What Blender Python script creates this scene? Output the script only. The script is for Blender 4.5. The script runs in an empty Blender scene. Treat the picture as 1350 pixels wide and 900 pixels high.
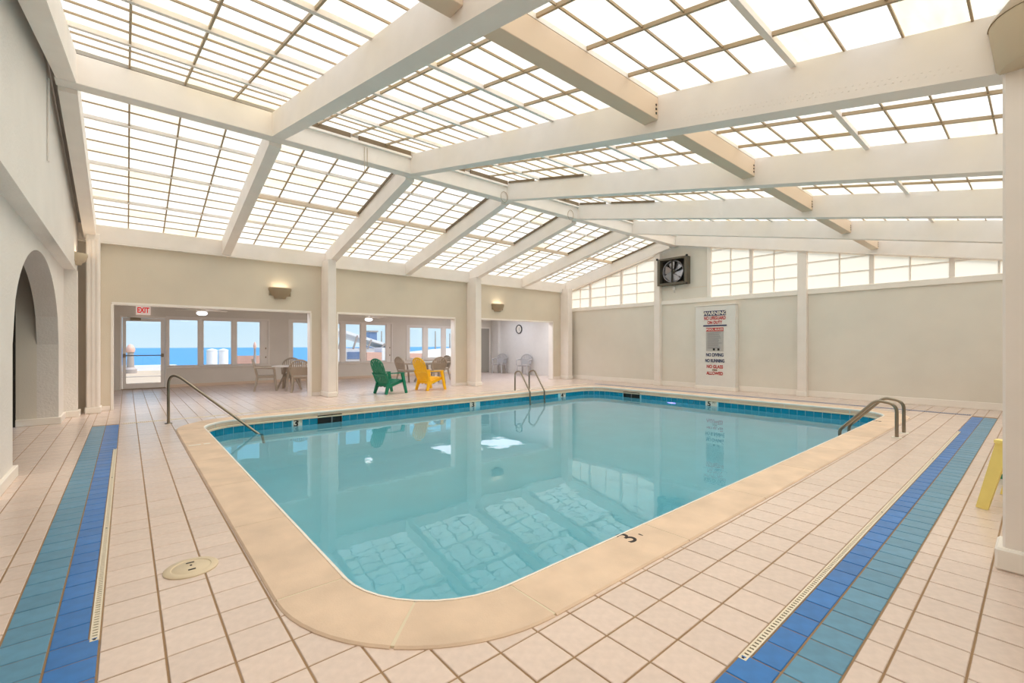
import bpy, bmesh, math, random
from mathutils import Vector, Matrix
from mathutils.geometry import tessellate_polygon
random.seed(7)
PI = math.pi
S = bpy.context.scene
COL = S.collection

# ------------------------------------------------------------------ camera
YAW = math.atan2(699.0, 596.0)                 # angle from viewing direction to +X
cd = bpy.data.cameras.new('camera')
cam = bpy.data.objects.new('camera', cd)
COL.objects.link(cam)
cam.location = (0.0, 0.0, 1.30)
cam.rotation_euler = (PI / 2, 0, YAW - PI / 2)
cd.sensor_width = 36.0
cd.lens = 36.0 * 596.0 / 1350.0
cd.shift_y = 4.0 / 1350.0
cd.clip_start = 0.05
cd.clip_end = 3000
S.camera = cam

# ------------------------------------------------------------------ world, sun, exposure
W = bpy.data.worlds.new('world')
S.world = W
W.use_nodes = True
nt = W.node_tree
nt.nodes.clear()
wo = nt.nodes.new('ShaderNodeOutputWorld')
bg = nt.nodes.new('ShaderNodeBackground')
tc = nt.nodes.new('ShaderNodeTexCoord')
sx = nt.nodes.new('ShaderNodeSeparateXYZ')
rp = nt.nodes.new('ShaderNodeValToRGB')
rp.color_ramp.elements[0].position = 0.0
rp.color_ramp.elements[0].color = (0.66, 0.86, 0.98, 1)
rp.color_ramp.elements[1].position = 0.6
rp.color_ramp.elements[1].color = (0.22, 0.48, 0.90, 1)
e = rp.color_ramp.elements.new(0.16)
e.color = (0.47, 0.76, 0.98, 1)
nt.links.new(tc.outputs['Generated'], sx.inputs[0])
nt.links.new(sx.outputs['Z'], rp.inputs[0])
nt.links.new(rp.outputs[0], bg.inputs[0])
bg.inputs[1].default_value = 0.86
nt.links.new(bg.outputs[0], wo.inputs[0])

sl = bpy.data.lights.new('sun', 'SUN')
sl.energy = 4.6
sl.angle = math.radians(45.0)
sl.color = (1.0, 0.97, 0.94)
so = bpy.data.objects.new('sun', sl)
COL.objects.link(so)
so.rotation_euler = Vector((0.42, -0.25, 0.87)).to_track_quat('Z', 'Y').to_euler()

S.view_settings.view_transform = 'Standard'
S.view_settings.look = 'None'
S.view_settings.gamma = 1.0
S.view_settings.use_curve_mapping = False
S.view_settings.exposure = 0.31
cy = S.cycles
cy.max_bounces = 14
cy.diffuse_bounces = 7
cy.glossy_bounces = 5
cy.transmission_bounces = 10
cy.transparent_max_bounces = 10
cy.volume_bounces = 0
cy.caustics_reflective = False
cy.caustics_refractive = True
cy.sample_clamp_indirect = 6.0
cy.use_denoising = True
cy.denoiser = 'OPENIMAGEDENOISE'


# ------------------------------------------------------------------ materials
def srgb(r, g, b):
    f = lambda c: (c / 255.0) / 12.92 if c / 255.0 <= 0.04045 else ((c / 255.0 + 0.055) / 1.055) ** 2.4
    return (f(r), f(g), f(b), 1.0)


def mat(name, rgb, rough=0.6, metal=0.0, var=0.0, scale=8.0, bump=0.0, bscale=40.0, rnd=0.0, spec=0.5):
    """procedural Principled material: VAR noise mottling, RND change per piece, BUMP fine relief"""
    m = bpy.data.materials.new(name)
    m.use_nodes = True
    n = m.node_tree
    p = n.nodes['Principled BSDF']
    c = srgb(*rgb)
    p.inputs['Base Color'].default_value = c
    p.inputs['Roughness'].default_value = rough
    p.inputs['Metallic'].default_value = metal
    p.inputs['Specular IOR Level'].default_value = spec
    co = n.nodes.new('ShaderNodeTexCoord')
    if var or rnd:
        val = None
        if var:
            t = n.nodes.new('ShaderNodeTexNoise')
            t.inputs['Scale'].default_value = scale
            t.inputs['Detail'].default_value = 5
            n.links.new(co.outputs['Object'], t.inputs['Vector'])
            mr = n.nodes.new('ShaderNodeMapRange')
            mr.inputs[1].default_value = 0.3
            mr.inputs[2].default_value = 0.7
            mr.inputs[3].default_value = 1 - var
            mr.inputs[4].default_value = 1 + var
            n.links.new(t.outputs['Fac'], mr.inputs[0])
            val = mr.outputs[0]
        if rnd:
            oi = n.nodes.new('ShaderNodeObjectInfo')
            ge = n.nodes.new('ShaderNodeNewGeometry')
            ad = n.nodes.new('ShaderNodeMath')
            ad.operation = 'ADD'
            n.links.new(oi.outputs['Random'], ad.inputs[0])
            n.links.new(ge.outputs['Random Per Island'], ad.inputs[1])
            fr = n.nodes.new('ShaderNodeMath')
            fr.operation = 'FRACT'
            n.links.new(ad.outputs[0], fr.inputs[0])
            mr2 = n.nodes.new('ShaderNodeMapRange')
            mr2.inputs[3].default_value = 1 - rnd
            mr2.inputs[4].default_value = 1 + rnd
            n.links.new(fr.outputs[0], mr2.inputs[0])
            if val:
                mu = n.nodes.new('ShaderNodeMath')
                mu.operation = 'MULTIPLY'
                n.links.new(val, mu.inputs[0])
                n.links.new(mr2.outputs[0], mu.inputs[1])
                val = mu.outputs[0]
            else:
                val = mr2.outputs[0]
        vm = n.nodes.new('ShaderNodeVectorMath')
        vm.operation = 'SCALE'
        vm.inputs[0].default_value = c[:3]
        n.links.new(val, vm.inputs['Scale'])
        n.links.new(vm.outputs[0], p.inputs['Base Color'])
    if bump:
        t2 = n.nodes.new('ShaderNodeTexNoise')
        t2.inputs['Scale'].default_value = bscale
        t2.inputs['Detail'].default_value = 3
        n.links.new(co.outputs['Object'], t2.inputs['Vector'])
        b = n.nodes.new('ShaderNodeBump')
        b.inputs['Strength'].default_value = bump
        b.inputs['Distance'].default_value = 0.02
        n.links.new(t2.outputs['Fac'], b.inputs['Height'])
        n.links.new(b.outputs[0], p.inputs['Normal'])
    return m


def emit_mat(name, rgb, power):
    m = bpy.data.materials.new(name)
    m.use_nodes = True
    n = m.node_tree
    p = n.nodes['Principled BSDF']
    p.inputs['Base Color'].default_value = srgb(*rgb)
    p.inputs['Emission Color'].default_value = srgb(*rgb)
    p.inputs['Emission Strength'].default_value = power
    return m


def sheet_mat(name, rgb, tint=4):
    """translucent weathered fibreglass sheet: daylight comes through it diffused"""
    m = bpy.data.materials.new(name)
    m.use_nodes = True
    n = m.node_tree
    n.nodes.clear()
    out = n.nodes.new('ShaderNodeOutputMaterial')
    tr = n.nodes.new('ShaderNodeBsdfTranslucent')
    df = n.nodes.new('ShaderNodeBsdfDiffuse')
    mx = n.nodes.new('ShaderNodeMixShader')
    mx.inputs[0].default_value = 0.15
    co = n.nodes.new('ShaderNodeTexCoord')
    mp = n.nodes.new('ShaderNodeMapping')
    mp.inputs['Scale'].default_value = (2.0, 9.0, 2.0)
    t = n.nodes.new('ShaderNodeTexNoise')
    t.inputs['Scale'].default_value = 1.3
    t.inputs['Detail'].default_value = 4
    oi = n.nodes.new('ShaderNodeObjectInfo')
    ge = n.nodes.new('ShaderNodeNewGeometry')
    va = n.nodes.new('ShaderNodeVectorMath')
    va.operation = 'ADD'
    sc = n.nodes.new('ShaderNodeMath')
    sc.operation = 'MULTIPLY'
    sc.inputs[1].default_value = 37.0
    n.links.new(oi.outputs['Random'], sc.inputs[0])
    n.links.new(co.outputs['Object'], va.inputs[0])
    n.links.new(sc.outputs[0], va.inputs[1])
    n.links.new(va.outputs[0], mp.inputs['Vector'])
    n.links.new(mp.outputs[0], t.inputs['Vector'])
    ad = n.nodes.new('ShaderNodeMath')
    ad.operation = 'ADD'
    n.links.new(oi.outputs['Random'], ad.inputs[0])
    n.links.new(ge.outputs['Random Per Island'], ad.inputs[1])
    fr = n.nodes.new('ShaderNodeMath')
    fr.operation = 'FRACT'
    n.links.new(ad.outputs[0], fr.inputs[0])
    pw = n.nodes.new('ShaderNodeMath')
    pw.operation = 'POWER'
    pw.inputs[1].default_value = 2.5
    n.links.new(fr.outputs[0], pw.inputs[0])
    mu = n.nodes.new('ShaderNodeMath')
    mu.operation = 'MULTIPLY'
    n.links.new(pw.outputs[0], mu.inputs[0])
    n.links.new(t.outputs['Fac'], mu.inputs[1])
    mc = n.nodes.new('ShaderNodeMixRGB')
    mc.inputs[1].default_value = srgb(*rgb)
    mc.inputs[2].default_value = srgb(rgb[0] - tint, rgb[1] - 6 * tint, rgb[2] - 18 * tint)
    n.links.new(mu.outputs[0], mc.inputs[0])
    n.links.new(mc.outputs[0], tr.inputs['Color'])
    n.links.new(mc.outputs[0], df.inputs['Color'])
    n.links.new(tr.outputs[0], mx.inputs[1])
    n.links.new(df.outputs[0], mx.inputs[2])
    tp = n.nodes.new('ShaderNodeBsdfTransparent')
    m2 = n.nodes.new('ShaderNodeMixShader')
    m2.inputs[0].default_value = 0.22
    n.links.new(mc.outputs[0], tp.inputs['Color'])
    n.links.new(mx.outputs[0], m2.inputs[1])
    n.links.new(tp.outputs[0], m2.inputs[2])
    n.links.new(m2.outputs[0], out.inputs[0])
    return m


def glass_mat(name, tint=(1, 1, 1, 1)):
    m = bpy.data.materials.new(name)
    m.use_nodes = True
    n = m.node_tree
    n.nodes.clear()
    out = n.nodes.new('ShaderNodeOutputMaterial')
    tr = n.nodes.new('ShaderNodeBsdfTransparent')
    tr.inputs[0].default_value = tint
    gl = n.nodes.new('ShaderNodeBsdfGlossy')
    gl.inputs['Roughness'].default_value = 0.02
    fr = n.nodes.new('ShaderNodeFresnel')
    fr.inputs[0].default_value = 1.45
    mx = n.nodes.new('ShaderNodeMixShader')
    n.links.new(fr.outputs[0], mx.inputs[0])
    n.links.new(tr.outputs[0], mx.inputs[1])
    n.links.new(gl.outputs[0], mx.inputs[2])
    n.links.new(mx.outputs[0], out.inputs[0])
    return m


def water_mat():
    m = bpy.data.materials.new('pool_water')
    m.use_nodes = True
    n = m.node_tree
    n.nodes.clear()
    out = n.nodes.new('ShaderNodeOutputMaterial')
    g = n.nodes.new('ShaderNodeBsdfGlass')
    g.inputs['IOR'].default_value = 1.38
    g.inputs['Roughness'].default_value = 0.0
    co = n.nodes.new('ShaderNodeTexCoord')
    t = n.nodes.new('ShaderNodeTexNoise')
    t.inputs['Scale'].default_value = 2.6
    t.inputs['Detail'].default_value = 2.5
    t.inputs['Distortion'].default_value = 0.4
    n.links.new(co.outputs['Object'], t.inputs['Vector'])
    t2 = n.nodes.new('ShaderNodeTexNoise')
    t2.inputs['Scale'].default_value = 7.0
    t2.inputs['Detail'].default_value = 2
    n.links.new(co.outputs['Object'], t2.inputs['Vector'])
    ma = n.nodes.new('ShaderNodeMath')
    ma.operation = 'MULTIPLY_ADD'
    ma.inputs[1].default_value = 0.22
    n.links.new(t2.outputs['Fac'], ma.inputs[0])
    n.links.new(t.outputs['Fac'], ma.inputs[2])
    b = n.nodes.new('ShaderNodeBump')
    b.inputs['Strength'].default_value = 0.5
    b.inputs['Distance'].default_value = 0.0028
    n.links.new(ma.outputs[0], b.inputs['Height'])
    n.links.new(b.outputs[0], g.inputs['Normal'])
    ab = n.nodes.new('ShaderNodeVolumeAbsorption')
    ab.inputs['Color'].default_value = (0.08, 0.86, 0.98, 1)
    ab.inputs['Density'].default_value = 0.32
    n.links.new(g.outputs[0], out.inputs['Surface'])
    n.links.new(ab.outputs[0], out.inputs['Volume'])
    return m


M = {
    'wall_warm': mat('wall_paint_warm', (221, 211, 194), 0.75, var=0.03, scale=1.5, bump=0.10, bscale=60),
    'wall': mat('wall_paint_beige', (230, 225, 215), 0.75, var=0.03, scale=1.5, bump=0.10, bscale=60),
    'wall_light': mat('wall_paint_light', (236, 232, 228), 0.7, var=0.03, scale=2, bump=0.25, bscale=35),
    'white_wall': mat('wall_paint_white', (232, 230, 226), 0.7, var=0.02),
    'trim': mat('trim_white', (246, 241, 234), 0.45, var=0.015, scale=3),
    'beam': mat('painted_timber', (244, 237, 231), 0.55, var=0.03, scale=3, bump=0.05, bscale=25),
    'tile': mat('deck_tile_beige', (226, 208, 198), 0.24, var=0.05, scale=26, rnd=0.035, bump=0.03, bscale=180),
    'grout': mat('grout_brown', (158, 130, 98), 0.85, var=0.08, scale=10),
    'blue': mat('tile_cobalt', (42, 120, 198), 0.3, var=0.10, scale=14, rnd=0.10),
    'teal': mat('tile_teal', (92, 150, 184), 0.3, var=0.10, scale=14, rnd=0.08),
    'waterline': mat('tile_waterline', (14, 142, 178), 0.15, var=0.08, scale=18, rnd=0.10),
    'coping': mat('coping_stone', (224, 200, 177), 0.6, var=0.10, scale=3.5, bump=0.08, bscale=120, rnd=0.03),
    'mortar': mat('mortar_pale', (226, 214, 190), 0.8),
    'basin': mat('pool_plaster', (190, 242, 254), 0.7, var=0.03, scale=2),
    'sheet': sheet_mat('fibreglass_sheet', (252, 236, 213), 3),
    'sheet_end': sheet_mat('fibreglass_sheet_gable', (252, 238, 216), 0.7),
    'bar': mat('glazing_bar', (178, 156, 126), 0.5),
    'bar_dark': mat('vent_frame', (120, 102, 78), 0.6),
    'steel': mat('rail_steel', (150, 142, 128), 0.28, metal=1.0),
    'white_plastic': mat('plastic_white', (236, 230, 218), 0.4),
    'drain': mat('drain_grate', (238, 228, 208), 0.45),
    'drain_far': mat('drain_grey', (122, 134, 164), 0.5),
    'black': mat('black_plastic', (16, 18, 20), 0.4),
    'dark': mat('dark_recess', (46, 42, 36), 0.8),
    'glass': glass_mat('window_glass'),
    'dark_glass': mat('dark_door_glass', (22, 28, 26), 0.08, spec=0.7),
    'green': mat('resin_green', (8, 128, 98), 0.42, var=0.03),
    'yellow': mat('resin_yellow', (252, 196, 14), 0.42, var=0.03),
    'yellow_lit': mat('resin_yellow_lit', (250, 232, 140), 0.45, var=0.04),  # yellow resin with the paling by light put into its colour
    'taupe': mat('resin_taupe', (172, 158, 140), 0.5, var=0.04),
    'grey_resin': mat('resin_grey', (186, 184, 184), 0.45),
    'table_top': mat('table_top_white', (232, 228, 222), 0.35),
    'sconce': mat('sconce_metal', (160, 142, 116), 0.5),
    'sconce_cream': mat('sconce_cream', (206, 190, 164), 0.5),
    'lamp': emit_mat('lamp_glow', (255, 236, 205), 6.0),
    'poollight': emit_mat('pool_lamp_glow', (176, 150, 255), 3.0),
    'bowl': emit_mat('fan_lamp_glow', (240, 244, 255), 1.6),
    'flat_fill': emit_mat('flat_fill_glow', (238, 243, 255), 6.0),
    'wide_fill': emit_mat('wide_fill_glow', (232, 240, 255), 1.7),
    'exit_face': emit_mat('exit_face', (255, 236, 228), 0.25),
    'exit_red': emit_mat('exit_red', (224, 30, 34), 0.3),
    'fan_frame': mat('fan_frame_grey', (104, 98, 86), 0.55, metal=0.3),
    'fan_blade': mat('fan_blade_metal', (172, 172, 178), 0.3, metal=0.85),
    'navy': mat('paint_navy', (40, 50, 96), 0.5),
    'red': mat('paint_red', (196, 50, 52), 0.5),
    'board': mat('board_grey', (184, 182, 180), 0.5),
    'print_grey': mat('print_grey', (132, 132, 136), 0.6),
    'ink': mat('paint_black', (36, 28, 24), 0.6),
    'door_grey': mat('door_grey', (168, 164, 154), 0.5),
    'lid': mat('lid_plastic', (222, 206, 178), 0.45, var=0.03),
    'deck_out': mat('promenade_concrete', (190, 168, 142), 0.85, var=0.05, scale=0.6),
    'sand': mat('beach_sand', (214, 204, 188), 0.9, var=0.05, scale=0.3),
    'sea': mat('sea_blue', (48, 136, 192), 0.35, var=0.10, scale=0.02, spec=0.3),
    'out_white': mat('outside_white', (238, 240, 242), 0.6),
    'out_pink': mat('outside_pink', (222, 178, 160), 0.7),
    'out_blue': mat('outside_blue', (112, 138, 176), 0.6),
    'out_post': mat('outside_post', (170, 158, 150), 0.6),
    'roofing': mat('roofing', (170, 165, 158), 0.8),
    'soffit': mat('soffit_paint', (228, 208, 186), 0.7),
}
WATER = water_mat()


# ------------------------------------------------------------------ mesh helpers
class MB:
    def __init__(s):
        s.v, s.f = [], []

    def add(s, vs, fs):
        o = len(s.v)
        s.v += [tuple(p) for p in vs]
        s.f += [tuple(i + o for i in f) for f in fs]
        return s

    def box(s, x0, x1, y0, y1, z0, z1, b=0.0):
        if b <= 0:
            vs = [(x, y, z) for z in (z0, z1) for y in (y0, y1) for x in (x0, x1)]
            return s.add(vs, [(0, 2, 3, 1), (4, 5, 7, 6), (0, 1, 5, 4), (2, 6, 7, 3), (0, 4, 6, 2), (1, 3, 7, 5)])
        vs, idx = [], {}
        for sx_, X in ((-1, (x0, x1)[0]), (1, x1)):
            for sy_, Y in ((-1, y0), (1, y1)):
                for sz_, Z in ((-1, z0), (1, z1)):
                    for ax in range(3):
                        p = [X - sx_ * b, Y - sy_ * b, Z - sz_ * b]
                        p[ax] = (X, Y, Z)[ax]
                        idx[(sx_, sy_, sz_, ax)] = len(vs)
                        vs.append(p)
        g = lambda a, b_, c, ax: idx[(a, b_, c, ax)]
        fs = []
        for sg in (-1, 1):
            fs.append((g(sg, -1, -1, 0), g(sg, 1, -1, 0), g(sg, 1, 1, 0), g(sg, -1, 1, 0)))
            fs.append((g(-1, sg, -1, 1), g(1, sg, -1, 1), g(1, sg, 1, 1), g(-1, sg, 1, 1)))
            fs.append((g(-1, -1, sg, 2), g(1, -1, sg, 2), g(1, 1, sg, 2), g(-1, 1, sg, 2)))
        for a in (-1, 1):
            for c in (-1, 1):
                fs.append((g(a, c, -1, 0), g(a, c, 1, 0), g(a, c, 1, 1), g(a, c, -1, 1)))
                fs.append((g(a, -1, c, 0), g(a, 1, c, 0), g(a, 1, c, 2), g(a, -1, c, 2)))
                fs.append((g(-1, a, c, 1), g(1, a, c, 1), g(1, a, c, 2), g(-1, a, c, 2)))
        for a in (-1, 1):
            for c in (-1, 1):
                for d in (-1, 1):
                    fs.append((g(a, c, d, 0), g(a, c, d, 1), g(a, c, d, 2)))
        return s.add(vs, fs)

    def hexa(s, lo, hi):
        """two quads (4 points each) joined into a solid"""
        return s.add(list(lo) + list(hi), [(3, 2, 1, 0), (4, 5, 6, 7), (0, 1, 5, 4), (1, 2, 6, 5), (2, 3, 7, 6), (3, 0, 4, 7)])

    def beam(s, p, q, w, h, up=(0, 0, 1), w2=None, h2=None):
        p, q = Vector(p), Vector(q)
        d = (q - p).normalized()
        r = d.cross(Vector(up)).normalized()
        u = r.cross(d).normalized()
        w2 = w if w2 is None else w2
        h2 = h if h2 is None else h2
        A = [p + r * a * w / 2 + u * b * h / 2 for a, b in ((-1, -1), (1, -1), (1, 1), (-1, 1))]
        B = [q + r * a * w2 / 2 + u * b * h2 / 2 for a, b in ((-1, -1), (1, -1), (1, 1), (-1, 1))]
        return s.hexa(A, B)

    def prism(s, pts, a, b, axis='z'):
        """polygon extruded between A and B along AXIS; pts are the two other coordinates in order"""
        def P(t, c):
            if axis == 'z':
                return (t[0], t[1], c)
            if axis == 'x':
                return (c, t[0], t[1])
            return (t[0], c, t[1])
        n = len(pts)
        vs = [P(t, a) for t in pts] + [P(t, b) for t in pts]
        fs = [tuple(range(n - 1, -1, -1)), tuple(range(n, 2 * n))]
        fs += [(i, (i + 1) % n, n + (i + 1) % n, n + i) for i in range(n)]
        return s.add(vs, fs)

    def tube(s, path, r, n=10, caps=True, r2=None):
        path = [Vector(p) for p in path]
        m = len(path)
        rings = []
        ref = None
        for i, p in enumerate(path):
            d = (path[min(i + 1, m - 1)] - path[max(i - 1, 0)]).normalized()
            if ref is None:
                ref = Vector((0, 0, 1)) if abs(d.z) < 0.9 else Vector((1, 0, 0))
            a = (ref - d * ref.dot(d)).normalized()
            ref = a
            b = d.cross(a)
            rr = r if r2 is None else r + (r2 - r) * i / (m - 1)
            rings.append([p + a * math.cos(2 * PI * k / n) * rr + b * math.sin(2 * PI * k / n) * rr for k in range(n)])
        vs = [v for g in rings for v in g]
        fs = [(i * n + k, i * n + (k + 1) % n, (i + 1) * n + (k + 1) % n, (i + 1) * n + k) for i in range(m - 1) for k in range(n)]
        if caps:
            fs += [tuple(range(n - 1, -1, -1)), tuple((m - 1) * n + k for k in range(n))]
        return s.add(vs, fs)

    def lathe(s, prof, n=24, c=(0, 0, 0), a0=0.0, a1=2 * PI, sx_=1.0, sy_=1.0):
        full = abs(a1 - a0 - 2 * PI) < 1e-6
        k = n if full else n + 1
        vs = []
        for r, z in prof:
            for i in range(k):
                t = a0 + (a1 - a0) * i / n
                vs.append((c[0] + r * math.cos(t) * sx_, c[1] + r * math.sin(t) * sy_, c[2] + z))
        fs = []
        for j in range(len(prof) - 1):
            for i in range(n):
                i2 = (i + 1) % k if full else i + 1
                fs.append((j * k + i, j * k + i2, (j + 1) * k + i2, (j + 1) * k + i))
        return s.add(vs, fs)

    def mesh(s, name, m, smooth=False):
        me = bpy.data.meshes.new(name)
        me.from_pydata(s.v, [], s.f)
        me.materials.append(m)
        if smooth:
            for p in me.polygons:
                p.use_smooth = True
        bm = bmesh.new()
        bm.from_mesh(me)
        bmesh.ops.recalc_face_normals(bm, faces=bm.faces)
        bm.to_mesh(me)
        bm.free()
        if smooth:
            me.set_sharp_from_angle(angle=math.radians(42))
        return me

    def build(s, name, m, parent=None, loc=(0, 0, 0), smooth=False):
        return put(name, s.mesh(name, m, smooth), parent, loc)


def put(name, me, parent=None, loc=(0, 0, 0), rot=None):
    o = bpy.data.objects.new(name, me)
    COL.objects.link(o)
    o.location = loc
    if rot:
        o.rotation_euler = rot
    if parent is not None:
        o.parent = parent
    return o


def tag(o, label=None, cat=None, group=None, kind=None):
    if label:
        o['label'] = label
    if cat:
        o['category'] = cat
    if group:
        o['group'] = group
    if kind:
        o['kind'] = kind
    return o


def thing(name, label, cat, loc=(0, 0, 0), rz=0.0, group=None, kind=None):
    o = put(name, None, None, loc)
    o.rotation_euler = (0, 0, rz)
    return tag(o, label, cat, group, kind)


def copy_tree(o, parent=None):
    c = o.copy()
    COL.objects.link(c)
    c.parent = parent
    for ch in list(o.children):
        copy_tree(ch, c)
    return c


def text(name, body, size, m, parent, loc, right, up, bold=0.0, align='CENTER', depth=0.0015, sxx=1.0):
    cu = bpy.data.curves.new(name, 'FONT')
    cu.body = body
    cu.size = size
    cu.align_x = align
    cu.align_y = 'CENTER'
    cu.extrude = depth
    cu.offset = bold
    cu.materials.append(m)
    o = bpy.data.objects.new(name, cu)
    COL.objects.link(o)
    bpy.context.view_layer.update()
    me = bpy.data.meshes.new_from_object(o.evaluated_get(bpy.context.evaluated_depsgraph_get()))
    bpy.data.objects.remove(o)
    bpy.data.curves.remove(cu)
    o = bpy.data.objects.new(name, me)
    COL.objects.link(o)
    r, u = Vector(right) * sxx, Vector(up)
    nrm = Vector(right).cross(u)
    o.matrix_local = Matrix(((r.x, u.x, nrm.x, loc[0]), (r.y, u.y, nrm.y, loc[1]), (r.z, u.z, nrm.z, loc[2]), (0, 0, 0, 1)))
    o.parent = parent
    return o


def fillet(pts, rad, n=7):
    """polyline with rounded corners"""
    pts = [Vector(p) for p in pts]
    out = [pts[0]]
    for i in range(1, len(pts) - 1):
        a, b, c = pts[i - 1], pts[i], pts[i + 1]
        r = rad[i - 1] if isinstance(rad, (list, tuple)) else rad
        d1, d2 = (a - b).normalized(), (c - b).normalized()
        ang = d1.angle(d2)
        t = min(r / math.tan(ang / 2), (a - b).length * 0.49, (c - b).length * 0.49)
        p, q = b + d1 * t, b + d2 * t
        for k in range(n + 1):
            s = k / n
            out.append(p * (1 - s) ** 2 + b * 2 * s * (1 - s) + q * s * s)
    out.append(pts[-1])
    return out


# projection, only used to decide which small pieces are large enough to be objects of their own
FW = Vector((math.cos(YAW), math.sin(YAW), 0))
RT = Vector((math.sin(YAW), -math.cos(YAW), 0))


def proj(p):
    d = Vector(p) - Vector((0, 0, 1.30))
    z = d.dot(FW)
    if z < 0.1:
        return None
    return (675 + 596 * d.dot(RT) / z, 454 - 596 * d.z / z)


def size_px(quad):
    q = [proj(p) for p in quad]
    if any(p is None for p in q):
        return 0.0
    if max(p[0] for p in q) < 0 or min(p[0] for p in q) > 1350 or max(p[1] for p in q) < 0 or min(p[1] for p in q) > 900:
        return 0.0
    a = 0.0
    for i in range(len(q)):
        x1, y1 = q[i]
        x2, y2 = q[(i + 1) % len(q)]
        a += x1 * y2 - x2 * y1
    return abs(a) / 2


# ------------------------------------------------------------------ dimensions
XN, XE = -0.85, 13.05          # near end wall, far end wall
YR, YL = -0.90, 11.95          # wall behind the right column, wall with the openings
YS = 17.10                     # sunroom window wall
XS = 13.30                     # sunroom end wall
ZC = 2.50                      # sunroom ceiling
RX = [-0.53 + 2.235 * k for k in range(7)]     # rafters
YRIDGE = 7.40
gl_left = lambda y: 3.69 + 0.231 * (11.85 - y)        # glazing height, sea side slope
gl_right = lambda y: 3.195 + 0.2117 * y               # glazing height, slope over the pool
bot_left = lambda y: 3.31 + 0.225 * (11.85 - y)       # rafter undersides
bot_right = lambda y: 2.87 + 0.206 * (y - 0.15)
# pool
PX0, PX1, PY0, PY1 = 0.565, 11.40, 1.505, 9.42        # outer edge of the coping
CW = 0.36                                             # coping width
RO = 1.00                                             # outer corner radius
ZW = -0.22


def rrect(inset, n=10):
    """rounded pool outline, INSET from the coping's outer edge; counter-clockwise points"""
    r = RO - inset
    x0, x1, y0, y1 = PX0 + inset, PX1 - inset, PY0 + inset, PY1 - inset
    out = []
    for cx, cy_, a in ((x1 - r, y0 + r, -PI / 2), (x1 - r, y1 - r, 0), (x0 + r, y1 - r, PI / 2), (x0 + r, y0 + r, PI)):
        for k in range(n + 1):
            t = a + PI / 2 * k / n
            out.append((cx + r * math.cos(t), cy_ + r * math.sin(t)))
    return out


def inside_pool(x, y, inset):
    r = RO - inset
    x0, x1, y0, y1 = PX0 + inset, PX1 - inset, PY0 + inset, PY1 - inset
    if not (x0 < x < x1 and y0 < y < y1):
        return False
    dx = max(x0 + r - x, x - (x1 - r), 0)
    dy = max(y0 + r - y, y - (y1 - r), 0)
    return dx * dx + dy * dy < r * r


# ------------------------------------------------------------------ floor with its tiles
ZG = -0.004
outer = [(-2.6, YR - 0.2), (XS + 0.2, YR - 0.2), (XS + 0.2, YS + 0.2), (-2.6, YS + 0.2)]
hole = rrect(0.2)
allp = [Vector((x, y, 0)) for x, y in outer + hole[::-1]]
tri = tessellate_polygon([allp[:4], allp[4:]])
fb = MB()
fb.add([(p.x, p.y, ZG) for p in allp], tri)
floor = tag(fb.build('floor', M['grout']), 'beige square-tiled deck floor around the pool and through the sunroom', 'floor', kind='structure')

GAP = 0.008
_tile_mesh = {}


def tile_mesh(name, w, h, m):
    key = (name, round(w, 3), round(h, 3))
    if key not in _tile_mesh:
        _tile_mesh[key] = tile_into(MB(), 0, 0, w, h, 0).mesh(name, m)
    return _tile_mesh[key]


def tile_into(mb, cx, cy_, w, h, z):
    w, h = w / 2 - GAP / 2, h / 2 - GAP / 2
    b = 0.0025
    vs = []
    for ins, zz in ((0, -0.010), (0, -b), (b, 0)):
        for sx_, sy_ in ((-1, -1), (1, -1), (1, 1), (-1, 1)):
            vs.append((cx + sx_ * (w - ins), cy_ + sy_ * (h - ins), z + zz))
    fs = [(8, 9, 10, 11)]
    for r in (0, 4):
        fs += [(r + i, r + (i + 1) % 4, r + 4 + (i + 1) % 4, r + 4 + i) for i in range(4)]
    return mb.add(vs, fs)


XT, YT = 0.2155, 0.2200
xl = [-0.418 - 0.110]
while xl[0] > -2.5:
    xl.insert(0, xl[0] - XT)
xl += [-0.418, -0.254, -0.090]
while xl[-1] < XS:
    xl.append(xl[-1] + XT)
yl = [0.192]
while yl[0] > YR:
    yl.insert(0, yl[0] - 0.2145)
yl += [0.406, 0.506, 0.672, 0.824]
while yl[-1] < YS:
    yl.append(yl[-1] + YT)
LS0, LS1 = 1.264, 9.78         # blue strip beside the near end: along Y
RS0, RS1 = 1.0, 11.75          # blue strip beside the right side: along X
cells = []
for i in range(len(xl) - 1):
    for j in range(len(yl) - 1):
        x0, x1, y0, y1 = xl[i], xl[i + 1], yl[j], yl[j + 1]
        cx, cy_ = (x0 + x1) / 2, (y0 + y1) / 2
        if -0.418 < cx < -0.09 and LS0 < cy_ < LS1:
            continue
        if 0.506 < cy_ < 0.824 and RS0 < cx < RS1:
            continue
        if all(inside_pool(px, py, 0.02) for px, py in ((x0, y0), (x1, y0), (x0, y1), (x1, y1))):
            continue
        if cx < XN - 0.25 and not (1.0 < cy_ < 11.0):
            continue
        if cx < XN - 0.55 or (cy_ > YL + 0.2 and cx < -0.7):
            continue
        # far drains along the sea side and the far end
        if 9.73 < cy_ < 9.80 and False:
            continue
        cells.append((size_px([(x0, y0, 0), (x1, y0, 0), (x1, y1, 0), (x0, y1, 0)]), x0, x1, y0, y1))
cells.sort(key=lambda c: -c[0])
rest = MB()
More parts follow.
